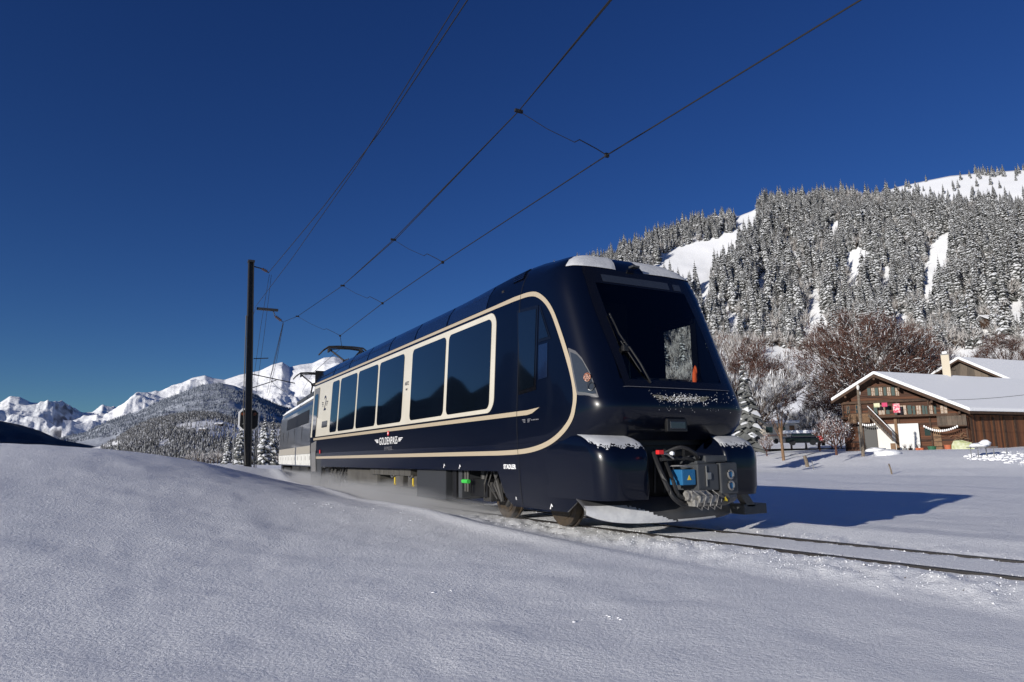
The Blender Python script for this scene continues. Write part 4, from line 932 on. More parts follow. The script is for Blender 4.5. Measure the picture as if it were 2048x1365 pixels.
# lettering
def text(s_, size, m, name, loc, sg=-1, par=None, space=1., bold=0, shear=0, sx_=1.):
    cu = bpy.data.curves.new(name, 'FONT'); cu.body = s_; cu.size = size; cu.align_x = 'CENTER'; cu.align_y = 'CENTER'; cu.extrude = .0015; cu.space_character = space; cu.offset = bold; cu.shear = shear
    ob = bpy.data.objects.new(name, cu); COL.objects.link(ob); dg = bpy.context.evaluated_depsgraph_get(); me = bpy.data.meshes.new_from_object(ob.evaluated_get(dg)); bpy.data.objects.remove(ob)
    o = bpy.data.objects.new(name, me); COL.objects.link(o); me.materials.clear(); me.materials.append(M[m]); return o
def side_text(s_, size, m, name, y, z, **k):
    o = text(s_, size, m, name, None, **k); sxs = k.get('sx_', 1.); w = wz(z)
    slope = (wz(z-.05)-wz(z+.05))/.1
    lx = Vector((0, -1, 0)); ly = Vector((slope, 0, 1)).normalized(); lz = lx.cross(ly)
    R = Matrix((lx, ly, lz)).transposed().to_4x4(); par = k.get('par') or car
    mt = Matrix.Translation((-(w+.006), y, z)) @ R @ Matrix.Diagonal((sxs, 1, 1, 1)); me = o.data; me.transform(mt); org = Vector(par['_org']); me.transform(Matrix.Translation(-org)); o.parent = par; o['_org'] = list(par['_org']); return o
side_text('GOLDENPASS', .22, 'white', 'lettering', 14.0, 1.335, space=1.1, bold=0, sx_=.82); side_text('EXPRESS', .105, 'greyprint', 'lettering', 14.0, 1.18, space=1.7, sx_=.8)
for sg, yy in ((1, 14.66), (-1, 13.34)):
  b = B()
  for k in range(3): z = 1.375-.028*k; L_ = .24-.06*k; x = -(wz(z)+.008); b.prism([(x, yy, z-.008), (x, yy+sg*L_, z-.004), (x, yy+sg*(L_+.02), z+.012), (x, yy, z+.01)], (.003, 0, 0))
  cp(b, 'wing_emblem', 'white')
b = B(); x = -(1.325+.008); b.prism([(x, 14.05, 1.455), (x, 13.95, 1.455), (x, 13.95, 1.545), (x, 14.05, 1.545)], (.003, 0, 0)); sh = cp(b, 'shield', 'red')
b = B(); x = -(1.325+.011); b.prism([(x, 14.03, 1.492), (x, 13.97, 1.492), (x, 13.97, 1.508), (x, 14.03, 1.508)], (.002, 0, 0)); b.prism([(x-.001, 14.009, 1.47), (x-.001, 13.991, 1.47), (x-.001, 13.991, 1.53), (x-.001, 14.009, 1.53)], (.002, 0, 0)); cp(b, 'cross', 'white', sh)
side_text('STADLER', .085, 'white', 'lettering', 8.66, .835, space=1.05, bold=.003, sx_=1.0); side_text('2', .62, 'navyprint', 'class_number', 19.85, 2.55); 
for sg in (1, -1):
    b = B()
    for k in range(3): z = 2.60-.05*k; x = -(wz(z)+.018); yy = 19.85+sg*.2; b.prism([(x, yy, z-.012), (x, yy+sg*(.16-.04*k), z-.006), (x, yy+sg*(.17-.04*k), z+.012), (x, yy, z+.012)], (.003, 0, 0))
    cp(b, 'wing_emblem', 'navyprint')
side_text('ASTZ', .10, 'navyprint', 'lettering', 12.98, 2.45, sx_=.9).location.x = -.011; side_text('WP', .06, 'navyprint', 'lettering', 12.98, 2.33).location.x = -.011
b = B()
for sg in (1, -1):
    for k in range(3): z = 1.475-.018*k; x = -(sx(8.1, z)+.008); yy = 8.12+sg*.03; b.prism([(x, yy, z-.004), (x, yy+sg*(.09-.02*k), z-.002), (x, yy+sg*(.09-.02*k), z+.005), (x, yy, z+.005)], (.002, 0, 0))
for k in range(5): z = 1.46; x = -(sx(7.95, z)+.009); yy = 7.98-.04*k; b.prism([(x, yy, z-.006), (x, yy-.022, z-.006), (x, yy-.022, z+.008), (x, yy, z+.008)], (.002, 0, 0))
cp(b, 'wing_emblem', 'greyprint')
for (y, z) in ((11.0, .84), (10.35, .83), (7.62, .345)):
    b = B(); x = -(sx(y, z)+.02); s_ = .035; b.prism([(x, y+s_, z-s_), (x, y+s_*.4, z-s_), (x, y, z+s_*.4), (x, y-s_*.5, z-s_*.2), (x, y-s_*1.1, z), (x, y, z+s_)], (.003, 0, 0)); cp(b, 'lifting_mark', 'white')
side_text('R', .06, 'white', 'lettering', 8.55, .40)
# emblem on the nose, half buried in frost
o = text('GOLDENPASS', .085, 'emblemm', 'front_emblem', None, space=1.1); me = o.data
vs = np.empty(len(me.vertices)*3); me.vertices.foreach_get('co', vs); vs = vs.reshape(-1, 3); nv = np.array([(p[0]+.0, sy(p[0], 1.66+p[1])-.008-p[2], 1.66+p[1]) for p in vs])-np.array([0, 14, 0]); me.vertices.foreach_set('co', nv.ravel()); o.parent = car; o['_org'] = [0, 14, 0]
for sg in (-1, 1):
    b = B()
    for k in range(3): z = 1.69-.022*k; yy = sy(.35, z)-.012; b.prism([(sg*.30, yy, z-.006), (sg*(.46-.04*k), yy, z), (sg*(.46-.04*k), yy, z+.012), (sg*.30, yy, z+.008)], (0, -.004, 0))
    cp(b, 'wing_emblem', 'emblemm')
b = B()
for i in range(420):
    if i < 300: x = rng.normal(0, .2); z = rng.normal(1.67, .03)
    else: x = rng.uniform(-.5, 1.0); z = rng.uniform(1.5, 1.77)
    r = rng.uniform(.002, .007) if i < 300 else rng.uniform(.001, .004)
    b.lump((x, sy(x, z)-.008, z), (r*1.6, r, r), i, 4, 2)
for i in range(260):                                          # frost up the right pillar and brow
    z = rng.uniform(1.9, 3.45); th = radians(rng.uniform(18, 55)); x, y, _ = ringpt(th, z, 1 if rng.random() < .75 else -1); r = rng.uniform(.003, .009)
    if x < 0: continue
    b.lump((x*1.003, y-.006, z), (r, r, r*1.5), i, 4, 2)
o = cp(b, 'frost_specks', 'fsnow'); o['kind'] = 'stuff'

# ------------------------------------------------------------------ locomotive behind the car
LA = atan2(1.95-.62, 38.5-22.7)
loc = thing('locomotive', 'grey and cream electric locomotive with two raised pantographs coupled behind the dark blue car', 'locomotive', (.66, 22.55, 0), -LA, local=True)
def lp(b, name, m, parent=None, **k): return b.build(name, m, parent or loc, **k)
prof = [(1.30, .72), (1.32, 1.2), (1.30, 1.9), (1.26, 3.0), (1.16, 3.26), (.95, 3.52), (.5, 3.62), (0, 3.64)]
def lring(y, k=1, dz=0): return [(-x*k, y, z+dz) for x, z in prof]+[(x*k, y, z+dz) for x, z in prof[::-1][1:]]
def lloft(ys, name, m, sl=slice(None)):
    V = []; F = []; n = 0
    for y, k in ys: r = lring(y, k)[sl]; n = len(r); V += r
    for i in range(len(ys)-1):
        for j in range(n-1): F.append((i*n+j, (i+1)*n+j, (i+1)*n+j+1, i*n+j+1))
    return mesh(name, V, F, m, loc)
lb = lloft([(.95, 1), (8, 1), (14.9, 1)], 'body_shell', 'loco')
for yy, s_ in ((.95, -1), (14.9, 1)):                          # sloping cab ends
    r0 = lring(yy); V = list(r0); V2 = []
    for x, y, z in r0: f = min(max((z-1.45)/1.9, 0), 1); V2.append((x*(.93-.03*f), yy+s_*(.85-.55*f), z-.02))
    n = len(r0); V += V2; F = [(j, j+1, n+j+1, n+j) for j in range(n-1)]; mesh('cab_corner', V, F, 'loco', loc); 
    b = B(); b.add(V2, [tuple(range(n))]); lp(b, 'cab_front', 'loco')
    zf = lambda z: yy+s_*(.85-.55*min(max((z-1.45)/1.9, 0), 1))+s_*.012
    b = B(); b.prism([(-1.19, zf(.74), .74), (1.19, zf(.74), .74), (1.19, zf(1.42), 1.42), (-1.19, zf(1.42), 1.42)], (0, s_*.01, 0)); lp(b, 'cream_front_panel', 'cream')
    b = B(); b.prism([(-1.1, zf(2.0), 2.0), (1.1, zf(2.0), 2.0), (1.02, zf(2.95), 2.95), (-1.02, zf(2.95), 2.95)], (0, s_*.01, 0)); lp(b, 'front_window', 'glass')
    b = B(); b.box(-1.1, 1.1, min(yy+s_*.2, yy+s_*.95), max(yy+s_*.2, yy+s_*.95), .35, .72, .04); lp(b, 'buffer_beam', 'blackm')
for sg in (-1, 1):
    def lpan(name, y0, y1, z0, z1, m, off=.012, par=None):
        b = B(); X = lambda z: float(np.interp(z, [.72, 1.2, 1.9, 3.0], [1.30, 1.32, 1.30, 1.26]))+off
        b.prism([(sg*X(z0), y0, z0), (sg*X(z0), y1, z0), (sg*X(z1), y1, z1), (sg*X(z1), y0, z1)], (-sg*.008, 0, 0)); return lp(b, name, m, par)
    lpan('white_lower_panel', .98, 14.9, .76, 1.18, 'creamw'); lpan('beige_band', .98, 14.9, 1.19, 1.48, 'beigeband')
    lpan('cab_side_window', 1.3, 1.95, 1.95, 2.75, 'glass'); d = lpan('cab_door', 2.1, 2.75, 1.5, 2.9, 'grey'); lpan('door_window', 2.2, 2.65, 2.1, 2.75, 'glass', .02, d)
    lpan('ventilation_grille', 4.0, 11.8, 2.35, 2.85, 'blackm')
    for y in (3.2, 5.8, 8.4, 11.0, 13.2): lpan('panel_joint', y, y+.03, .76, 2.3, 'blackm', .016)
    for k in range(11): y = 1.8+1.2*k; lpan('panel_catch', y, y+.08, .95, 1.10, 'steel', .018)
    b = B(); b.tube([(sg*1.36, 1.0, 1.95), (sg*1.40, 1.0, 1.9), (sg*1.40, 1.0, 1.05), (sg*1.36, 1.0, 1.0)], .022, 6); lp(b, 'yellow_handrail', 'yellow')
    b = B(); b.tube([(sg*1.36, 1.28, 1.95), (sg*1.40, 1.28, 1.9), (sg*1.40, 1.28, 1.05), (sg*1.36, 1.28, 1.0)], .018, 6); lp(b, 'yellow_handrail', 'yellow')
    b = B(); b.prism([(sg*1.19, .95, 3.24), (sg*1.19, 14.9, 3.24), (sg*1.02, 14.9, 3.42), (sg*1.02, .95, 3.42)], (sg*.02, 0, .02)); lp(b, 'roof_edge_snow', 'roofsnow')
b = B(); b.box(-.9, .9, 4.6, 11.6, 3.56, 3.74, .06); lp(b, 'roof_equipment', 'grey')
for yb in (3.1, 12.6):
    b = B(); b.box(-1.12, -.98, yb-1.5, yb+1.5, .28, .6, .03); b.box(.98, 1.12, yb-1.5, yb+1.5, .28, .6, .03); fr = lp(b, 'bogie_frame', 'dark')
    for dy in (-1.1, 1.1):
        for sg in (-1, 1): b = B(); b.tube([(sg*.5, yb+dy, .46), (sg*.64, yb+dy, .46)], .46, 22); lp(b, 'wheel', 'wheelm', fr)
b = B(); b.box(-1.1, 1.1, 5.2, 10.6, .3, .72, .05); lp(b, 'transformer_box', 'dark')
b = B()
for k in range(3): b.tube([(-.5+.2*k, .1, .6), (-.5+.2*k, -.35, .35), (-.5+.2*k, -.9, .62)], .035, 7)
lp(b, 'coupling_hose', 'black')
def panto(y):
    b = B(); 
    for x in (-.45, .45): b.tube([(x, y-.7, 3.66), (x, y+.7, 3.66)], .04, 6); b.tube([(x, y-.6, 3.5), (x, y-.6, 3.72)], .06, 8); b.tube([(x, y+.6, 3.5), (x, y+.6, 3.72)], .06, 8)
    b.tube([(-.45, y, 3.68), (.45, y, 3.68)], .05, 6); base = lp(b, 'pantograph', 'mast')
    kn = (0, y-.7, 4.66)
    b = B(); b.tube([(-.16, y+.35, 3.7), (-.12, kn[1], kn[2])], .04, 6); b.tube([(.16, y+.35, 3.7), (.12, kn[1], kn[2])], .04, 6); b.tube([(-.2, kn[1], kn[2]), (.2, kn[1], kn[2])], .06, 8); b.lump(kn, (.14, .14, .12), 4); lp(b, 'lower_arm', 'mast', base)
    b = B(); b.tube([(-.12, kn[1], kn[2]), (-.6, y, 5.2)], .035, 6); b.tube([(.12, kn[1], kn[2]), (.6, y, 5.2)], .035, 6); b.tube([(-.6, y, 5.2), (-.2, y, 5.24), (.2, y, 5.24), (.6, y, 5.2)], .022, 6)
    lp(b, 'upper_arm', 'mast', base)
    b = B()
    for dy in (-.18, .18):
        b.tube([(-.98, y+dy, 4.98), (-.86, y+dy, 5.13), (-.66, y+dy, 5.28), (-.3, y+dy, 5.31), (.3, y+dy, 5.31), (.66, y+dy, 5.28), (.86, y+dy, 5.13), (.98, y+dy, 4.98)], .032, 6)
    for x in (-.62, .62): b.box(x-.03, x+.03, y-.2, y+.2, 5.1, 5.3)
    lp(b, 'collector_head', 'mast', base)
panto(3.9); panto(12.7)

# ------------------------------------------------------------------ mast, signal and overhead wires
mz = G(-2.0, 29.5)
mast = thing('catenary_mast', 'tall dark steel overhead line mast standing in the snow bank beside the track', 'mast', (-2.0, 29.5, mz))
def mp(b, name, m, parent=None): return b.build(name, m, parent or mast)
b = B(); tx = -.25
def mpt(z): return -2.0-.27*(z-.6)/8.6
for sx_ in (-1, 1): b.prism([(mpt(mz-.5)+sx_*.12-.02, 29.38, mz-.5), (mpt(mz-.5)+sx_*.12+.02, 29.38, mz-.5), (mpt(9.2)+sx_*.09+.02, 29.38, 9.2), (mpt(9.2)+sx_*.09-.02, 29.38, 9.2)], (0, .24, 0))
b.prism([(mpt(mz-.5)-.12, 29.49, mz-.5), (mpt(mz-.5)+.12, 29.49, mz-.5), (mpt(9.2)+.09, 29.49, 9.2), (mpt(9.2)-.09, 29.49, 9.2)], (0, .02, 0)); mp(b, 'pole', 'mast')
b = B(); b.tube([(mpt(7.2)-.16, 29.36, 6.85), (mpt(7)-.1, 29.36, 3.2), (mpt(7)+.1, 29.36, .8)], .02, 5); mp(b, 'earth_cable', 'wire')
b = B(); b.box(mpt(9.1)-.13, mpt(9.1)+.13, 29.36, 29.64, 9.15, 9.24); b.tube([(mpt(8.9)+.1, 29.5, 9.0), (-1.87, 29.5, 8.95), (-1.53, 29.5, 8.8)], .025, 6); ba = mp(b, 'top_bracket', 'mast')
def insul(p, q, par, n=4):
    p = np.array(p); q = np.array(q); b = B(); b.tube([p, q], .02, 6)
    for k in range(n): c = p+(q-p)*(.25+.5*k/(n-1)); d = (q-p)/np.linalg.norm(q-p)*.025; b.tube([c-d, c+d], .06, 10)
    return mp(b, 'insulator', 'ins', par)
insul((-1.85, 29.48, 8.95), (-1.58, 29.48, 8.82), ba, 3)
b = B(); b.box(-1.95, -1.10, 29.44, 29.56, 7.16, 7.26); b.tube([(-1.3, 29.5, 7.18), (-1.22, 29.5, 7.0)], .02, 5); ba2 = mp(b, 'cross_arm', 'mast'); insul((-1.25, 29.5, 6.98), (-.9, 29.5, 6.74), ba2, 4)
b = B(); b.tube([(-1.98, 29.5, 4.45), (-.2, 30.0, 4.2)], .022, 6); b.tube([(-1.95, 29.5, 3.9), (-1.0, 29.8, 4.28)], .02, 6); b.tube([(-1.98, 29.5, 5.1), (-1.4, 29.5, 5.15)], .02, 5); mp(b, 'steady_arm', 'mast')
b = B(); b.lump((-1.96, 29.4, mz+.02), (.3, .3, .14), 5, 9, 4); mp(b, 'snow_collar', 'roofsnow')
sgn = thing('railway_signal', 'black octagonal signal board with white rim and two lamps mounted behind the mast', 'signal', (-2.0, 29.75, mz))
def octp(c, w, h, ch, y): x, z = c; return [(x-w+ch, y, z-h), (x+w-ch, y, z-h), (x+w, y, z-h+ch), (x+w, y, z+h-ch), (x+w-ch, y, z+h), (x-w+ch, y, z+h), (x-w, y, z+h-ch), (x-w, y, z-h+ch)]
b = B(); b.prism(octp((-2.01, 2.62), .405, .445, .14, 29.72), (0, .06, 0)); b.build('white_rim', 'whiterim', sgn)
b = B(); b.prism(octp((-2.01, 2.62), .345, .385, .12, 29.70), (0, .02, 0)); b.build('board', 'blackm', sgn)
for x in (-2.25, -1.80):
    b = B(); b.tube([(x, 29.70, 2.84), (x, 29.62, 2.84)], .065, 14); l_ = b.build('lamp', 'lampoff', sgn)
    b = B(); b.tube([(x-.08, 29.7, 2.86), (x-.06, 29.56, 2.92), (x, 29.54, 2.945), (x+.06, 29.56, 2.92), (x+.08, 29.7, 2.86)], .012, 5); b.build('lamp_hood', 'blackm', l_)
b = B(); b.tube([(-2.26, 29.69, 2.42), (-2.18, 29.66, 2.46), (-2.1, 29.69, 2.42)], .015, 5); b.build('lower_lamp_hood', 'greyl', sgn)
b = B(); b.tube([(-1.72, 29.76, 2.3), (-1.72, 29.76, .3)], .03, 6); b.tube([(-1.66, 29.76, 2.3), (-1.64, 29.76, .3)], .018, 6); b.build('support_post', 'greyl', sgn)
def wire(name, pts, r, label, n=14, sag=0):
    P = []
    for a, c in zip(pts[:-1], pts[1:]):
        L_ = np.linalg.norm(np.array(c)-np.array(a)); m_ = max(1, int(L_/2))
        for i in range(m_): f = i/m_; P.append(np.array(a)+(np.array(c)-np.array(a))*f-np.array([0, 0, sag*4*f*(1-f)]))
    P.append(np.array(pts[-1])); b = B(); b.tube(P, r, 6); o = b.build(name, 'wire'); return tag(o, label, 'wire')
wire('contact_wire', [(.1, -6, 5.33), (-.06, 3.63, 5.33), (-.19, 7.6, 5.33), (-.18, 13.82, 5.33), (-.1, 18.4, 5.33), (.17, 24.07, 5.33), (.9, 26.6, 5.33), (1.7, 35.4, 5.33), (3.2, 45, 5.33), (6, 58, 5.33)], .0095, 'lowest overhead contact wire touching both pantographs above the train')
def mess(dz, dx): return [(-3.9+dx, -6, 4.9+dz*.5), (-2.0+dx, 5.0, 5.62+dz*.4), (-1.61, 7.7, 5.73), (-1.25+dx, 14.1, 5.79+dz*.2), (-1.12, 18.9, 5.85), (-1.2, 24.8, 6.06), (-.87, 29.5, 6.73)]
wire('messenger_wire', mess(0, 0), .008, 'upper of the twin carrying wires in the middle of the three wire runs'); wire('messenger_wire', mess(.18, .07), .008, 'lower of the twin carrying wires in the middle of the three wire runs')
wire('carrying_wire', [(-.87, 29.5, 6.73), (1.0, 44, 5.9), (5, 60, 6.7)], .014, 'carrying wire running on behind the mast insulator', sag=.2)
for a, c in (((-1.61, 7.7, 5.73), (-.19, 7.6, 5.33)), ((-1.25, 14.1, 5.79), (-.18, 13.82, 5.33)), ((-1.12, 18.9, 5.85), (-.1, 18.4, 5.33)), ((-1.2, 24.8, 6.06), (.17, 24.07, 5.33))):
    a = np.array(a); c = np.array(c); m_ = a+(c-a)*.62+np.array([0, 0, -.05]); m2_ = a+(c-a)*.68+np.array([0, 0, .03])
    b = B(); b.tube([a, a+(m_-a)*.5+np.array([0, 0, -.03]), m_], .005, 5); b.tube([m_, m2_, a+(c-a)*.88+np.array([0, 0, .02]), c], .008, 5); b.box(a[0]-.06, a[0]+.06, a[1]-.02, a[1]+.02, a[2]-.02, a[2]+.02); b.box(c[0]-.03, c[0]+.03, c[1]-.02, c[1]+.02, c[2]-.03, c[2]+.03)
    o = b.build('wire_dropper', 'wire'); o['label'] = 'thin dropper with a kinked rod linking carrying wire to contact wire'; o['category'] = 'dropper'; o['group'] = 'droppers between the overhead wires'
dn = {0: 'nearest to the top of the picture, longest of the droppers between the wires', 1: 'second dropper down from the top, between carrying and contact wire', 2: 'third dropper down, short and kinked above the train roof', 3: 'lowest faint dropper close to the rear pantographs'}
for i, o in enumerate([o for o in COL.objects if o.name.startswith('wire_dropper')]): o['label'] = dn[i]
wire('feeder_wire', [(-1.6, -4, 8.9), (-1.6, 9.4, 8.55), (-1.6, 13.76, 8.3), (-1.6, 19.31, 8.33), (-1.55, 29.5, 8.8)], .012, 'outermost left feeder wire running up from the mast top')
wire('feeder_wire', [(-1.68, -4, 9.0), (-1.66, 9.4, 8.68), (-1.62, 16, 8.18), (-1.6, 24, 7.98), (-1.62, 32.2, 7.9), (-.4, 45, 8.4)], .010, 'left feeder wire passing just below its neighbour beside the mast')
for k, (x0, z0, x1, z1) in enumerate(((-1.5, 8.75, -1.45, 4.9), (-1.42, 8.75, -1.3, 4.3), (-.86, 6.7, -.78, 4.3), (-.84, 6.68, -.70, 4.2))):
    wire('hanging_wire', [(x0, 29.6, z0), (x0*.5+x1*.5+.05*(k % 2), 31.5, (z0+z1)/2), (x1+.4, 36, z1)], .008, ('left thin wire loop hanging from the top insulator', 'right thin wire loop hanging from the top insulator', 'left thin wire hanging from the middle insulator', 'right thin wire hanging from the middle insulator')[k])
for px, D, h, lab in ((467, 118, 8.0, 'slim grey pole in the valley just left of the steel mast'), (403, 200, 7.5, 'grey pole rising behind the snow bank against dark forest'), (314, 300, 6.5, 'small distant pole behind the snow bank in front of the wooded hill'), (207, 420, 6.5, 'farthest tiny pole at the left end of the snow bank')):
    x, y = atg(px, D); b = B(); b.tube([(x, y, -3), (x, y, h)], .09 if D < 150 else .13, 6); o = b.build('distant_pole', 'greyl', org=(x, y, 0)); tag(o, lab, 'pole', 'poles in the valley behind the snow bank')
# blown snow dust low beside the rear of the train
def dust():
    m = bpy.data.materials.new('snow_dust'); m.use_nodes = True; n = m.node_tree; n.nodes.clear(); L = n.links.new
    pv = n.nodes.new('ShaderNodeVolumePrincipled'); pv.inputs['Color'].default_value = (.95, .96, 1, 1); o = n.nodes.new('ShaderNodeOutputMaterial'); tc = n.nodes.new('ShaderNodeTexCoord'); g = n.nodes.new('ShaderNodeTexGradient'); g.gradient_type = 'SPHERICAL'
    mp_ = n.nodes.new('ShaderNodeMapping'); L(tc.outputs['Object'], mp_.inputs[0]); L(mp_.outputs[0], g.inputs[0]); t = n.nodes.new('ShaderNodeTexNoise'); t.inputs['Scale'].default_value = 3; t.inputs['Detail'].default_value = 4; L(tc.outputs['Object'], t.inputs['Vector'])
    a = n.nodes.new('ShaderNodeMath'); a.operation = 'MULTIPLY'; L(g.outputs[0], a.inputs[0]); L(t.outputs['Fac'], a.inputs[1]); c = n.nodes.new('ShaderNodeMath'); c.operation = 'MULTIPLY'; c.inputs[1].default_value = 3.2; L(a.outputs[0], c.inputs[0]); L(c.outputs[0], pv.inputs['Density']); L(pv.outputs[0], o.inputs['Volume']); return m
dm = dust()
for (cx_, cy_, cz_, sx_, sy_, sz_) in ((-1.1, 14.5, .05, 1.3, 5.5, .5), (-1.1, 20.5, .1, 1.4, 5.0, .62), (-1.2, 27.5, .1, 1.2, 5, .6)):
    b = B(); b.lump((0, 0, 0), (1, 1, 1), 1, 16, 10); o = b.build('snow_dust', dm, smooth=True); o.location = (cx_, cy_, cz_); o.scale = (sx_, sy_, sz_); o['kind'] = 'stuff'

# ------------------------------------------------------------------ chalet
def W3(px, D, z): x, y = atg(px, D); return np.array([x, y, z])
def hz(px, py, D): return float(atd(px, py, D)[2])
A = W3(1692, 76, 0); C_ = W3(1940, 70, 0); E_ = W3(2230, 79, 0)      # gable wall left corner, right corner, far end of the side wall
gv = (C_-A); GW = np.linalg.norm(gv); gv /= GW; rv = (E_-C_); RW = np.linalg.norm(rv); rv /= RW; up_ = np.array([0, 0, 1.]); gn = np.cross(gv, up_); gn /= np.linalg.norm(gn); rn = np.cross(rv, up_); rn /= np.linalg.norm(rn)
zb = 1.05
ch = thing('chalet', 'old brown timber chalet with snow covered gable roof, green shutters and a pale chimney', 'chalet', tuple(map(float, C_+up_*zb)))
def gp(s, z, o=0): return A+gv*(s*GW)+up_*z+gn*o        # on the gable wall, s 0 left .. 1 right, o metres in front
def cpn(b, name, m, parent=None, **k): return b.build(name, m, parent or ch, **k)
def gpanel(name, s0, s1, z0, z1, m, off=.03, th=.06, par=None, base=None):
    b = B(); f = base or gp; b.prism([f(s0, z0, off), f(s1, z0, off), f(s1, z1, off), f(s0, z1, off)], (gn if f is gp else rn)*th); return cpn(b, name, m, par)
ZA = hz(1768, 746, 73); ZL = hz(1672, 803, 76); ZR = hz(1937, 822, 70); SA = (1768-1692)/248.
zev = lambda s: ZL+(ZA-ZL)*(s-(-.08))/(SA+.08) if s < SA else ZA+(ZR-ZA)*(s-SA)/(1.0-SA)
b = B(); top = [gp(0, zev(0)-.35), gp(SA, ZA-.35), gp(1, zev(1)-.35)]; b.prism([gp(0, zb-1), gp(1, zb-1)]+top[::-1], -gn*.2); cpn(b, 'gable_wall', 'woodz')
def sp_(s, z, o=0): return C_+rv*(s*RW)+up_*z+rn*o
b = B(); b.prism([sp_(0, zb-1), sp_(1, zb-.2), sp_(1, zev(1)-.45), sp_(0, zev(1)-.35)], -rn*.2); cpn(b, 'side_wall', 'woodw')
b = B(); back = rv*RW; b.prism([A+up_*(zb-1), A+up_*(zev(0)-.35), A+back+up_*(zev(0)-.35), A+back+up_*(zb-1)], gv*.2); cpn(b, 'rear_wall', 'woodd')
# roof: two slopes with overhang, snow slab on top, rafters below
ov = gn*1.5; f0 = [gp(-.08, zev(-.08)), gp(SA, ZA), gp(1.03, zev(1.0)-.12)]
def slab(i, j, t0, t1, m, name, ex=0, par=None, bev=0):
    a = f0[i]+ov+up_*t0; c = f0[j]+ov+up_*t0; l = back*1.0-ov*1.0+rv*1.0; b = B(); d = up_*(t1-t0)
    P = [a, c, c+l, a+l]; b.prism(P, d); o = cpn(b, name, m, par); 
    if bev: bz(o, bev, 3)
    return o
for i, j, nm in ((0, 1, 'left'), (1, 2, 'right')):
    r_ = slab(i, j, -.22, .0, 'woodd', 'roof'); sn = slab(i, j, .01, .38, 'roofsnow', 'roof_snow', par=r_, bev=.12); 
    b = B(); a = f0[i]+ov+gn*.03+up_*-.30; c = f0[j]+ov+gn*.03+up_*-.30; b.prism([a, c, c+up_*.28, a+up_*.28], gn*.06); cpn(b, 'barge_board', 'woodd', r_)
for s in (.05, SA, .5, .75, .95):
    b = B(); z = zev(s)-.5; b.obox(gp(s, z, .75), gv, gn, up_, .1, .75, .12); cpn(b, 'purlin', 'woodd')
b = B(); rt_ = min(np.arange(0, 16, .1), key=lambda k: abs(proj(gp(SA, ZA)+rv*k)[0]-1884)); rp_ = gp(SA, ZA)+rv*rt_; cx3 = rp_*[1, 1, 0]+gv*.5; rd_ = float(np.dot(cx3-CAM, RM[2])+0); 
zch0 = ZA-1.2; zch1 = hz(1887, 706, rd_); b.box(-.55, .55, -.5, .5, zch0, zch1); b.V = [tuple(cx3+gv*x*.72+gn*y*.72+up_*z) for x, y, z in b.V]; cm_ = cpn(b, 'chimney', 'chimney')
b = B(); b.box(-.62, .62, -.56, .56, zch1, zch1+.14); b.V = [tuple(cx3+gv*x*.72+gn*y*.72+up_*z) for x, y, z in b.V]; cpn(b, 'chimney_cap', 'greyl', cm_)
b = B(); b.box(-.35, .35, -.3, .3, zch1+.14, zch1+.42, .1); b.V = [tuple(cx3+gv*x*.72+gn*y*.72+up_*z) for x, y, z in b.V]; cpn(b, 'chimney_snow', 'fsnow', cm_)
def PXG(px): return (px-1692)/248.
def PZG(py, px=1800): return hz(px, py, 76-6*(px-1692)/248.)
def gwin(px0, px1, py0, py1, m='winlight', sh=True, par=None):
    s0, s1 = PXG(px0), PXG(px1); z1, z0 = PZG(py0, px0), PZG(py1, px0); f = gpanel('window', s0-.004, s1+.004, z0-.05, z1+.05, 'woodl', .02, .05); gpanel('pane', s0, s1, z0, z1, m, .075, .01, f); mid = (s0+s1)/2
    gpanel('glazing_bar', mid-.0025, mid+.0025, z0, z1, 'woodl', .09, .015, f); zm = (z0+z1)/2; gpanel('glazing_bar', s0, s1, zm-.02, zm+.02, 'woodl', .09, .012, f)
    if sh:
        w = (s1-s0)*.6
        gpanel('shutter', s0-w-.012, s0-.012, z0, z1, 'shutter', .03, .05, f); gpanel('shutter', s1+.012, s1+w+.012, z0, z1, 'shutter', .03, .05, f)
for a, c in ((1759, 1765), (1775, 1781), (1792, 1798), (1809, 1815)): gwin(a, c, 773, 790, 'winlight', False)
for a, c in ((1750, 1757), (1766, 1773), (1784, 1790), (1800, 1807)): gpanel('shutter', PXG(a), PXG(c), PZG(790, a), PZG(773, a), 'shutter', .04, .05)
for a, c in ((1770, 1782), (1813, 1826), (1847, 1855), (1871, 1878), (1894, 1906)): gwin(a, c, 811, 829, 'winlight', a != 1894)
gwin(1722, 1731, 810, 826, 'glass', False); gwin(1702, 1708, 812, 828, 'glass', False)
gpanel('floor_beam', -.01, .80, PZG(804), PZG(799), 'woodd', .03, .25); gpanel('floor_beam', -.01, .93, PZG(835), PZG(831), 'woodd', .03, .9)
gpanel('apex_board', PXG(1735), PXG(1840), PZG(772), PZG(769), 'woodd', .03, .12)  # dark wood board across the gable below the apex
for s in (.165, .47, .72, .995, .005): gpanel('corner_post', s-.006, s+.006, zb-.5, min(PZG(802), zev(s)-.45), 'woodd', .03, .14)
def GX(px, py, o):
    """s and z on the plane o metres in front of the gable"""
    d = ray(px, py); P0 = A+gn*o; k = np.dot(P0-CAM, gn)/np.dot(d, gn); P = CAM+d*k; return float(np.dot(P-P0, gv)/GW), float(P[2])
def gD(px, py, lo=15, hi=80):
    best = lo; e = 1e9
    for D in np.arange(lo, hi, .25):
        x, y = atg(px, D); d = abs(proj((x, y, G(x, y)))[1]-py)
        if d < e-.02: e = d; best = D
    return float(best)
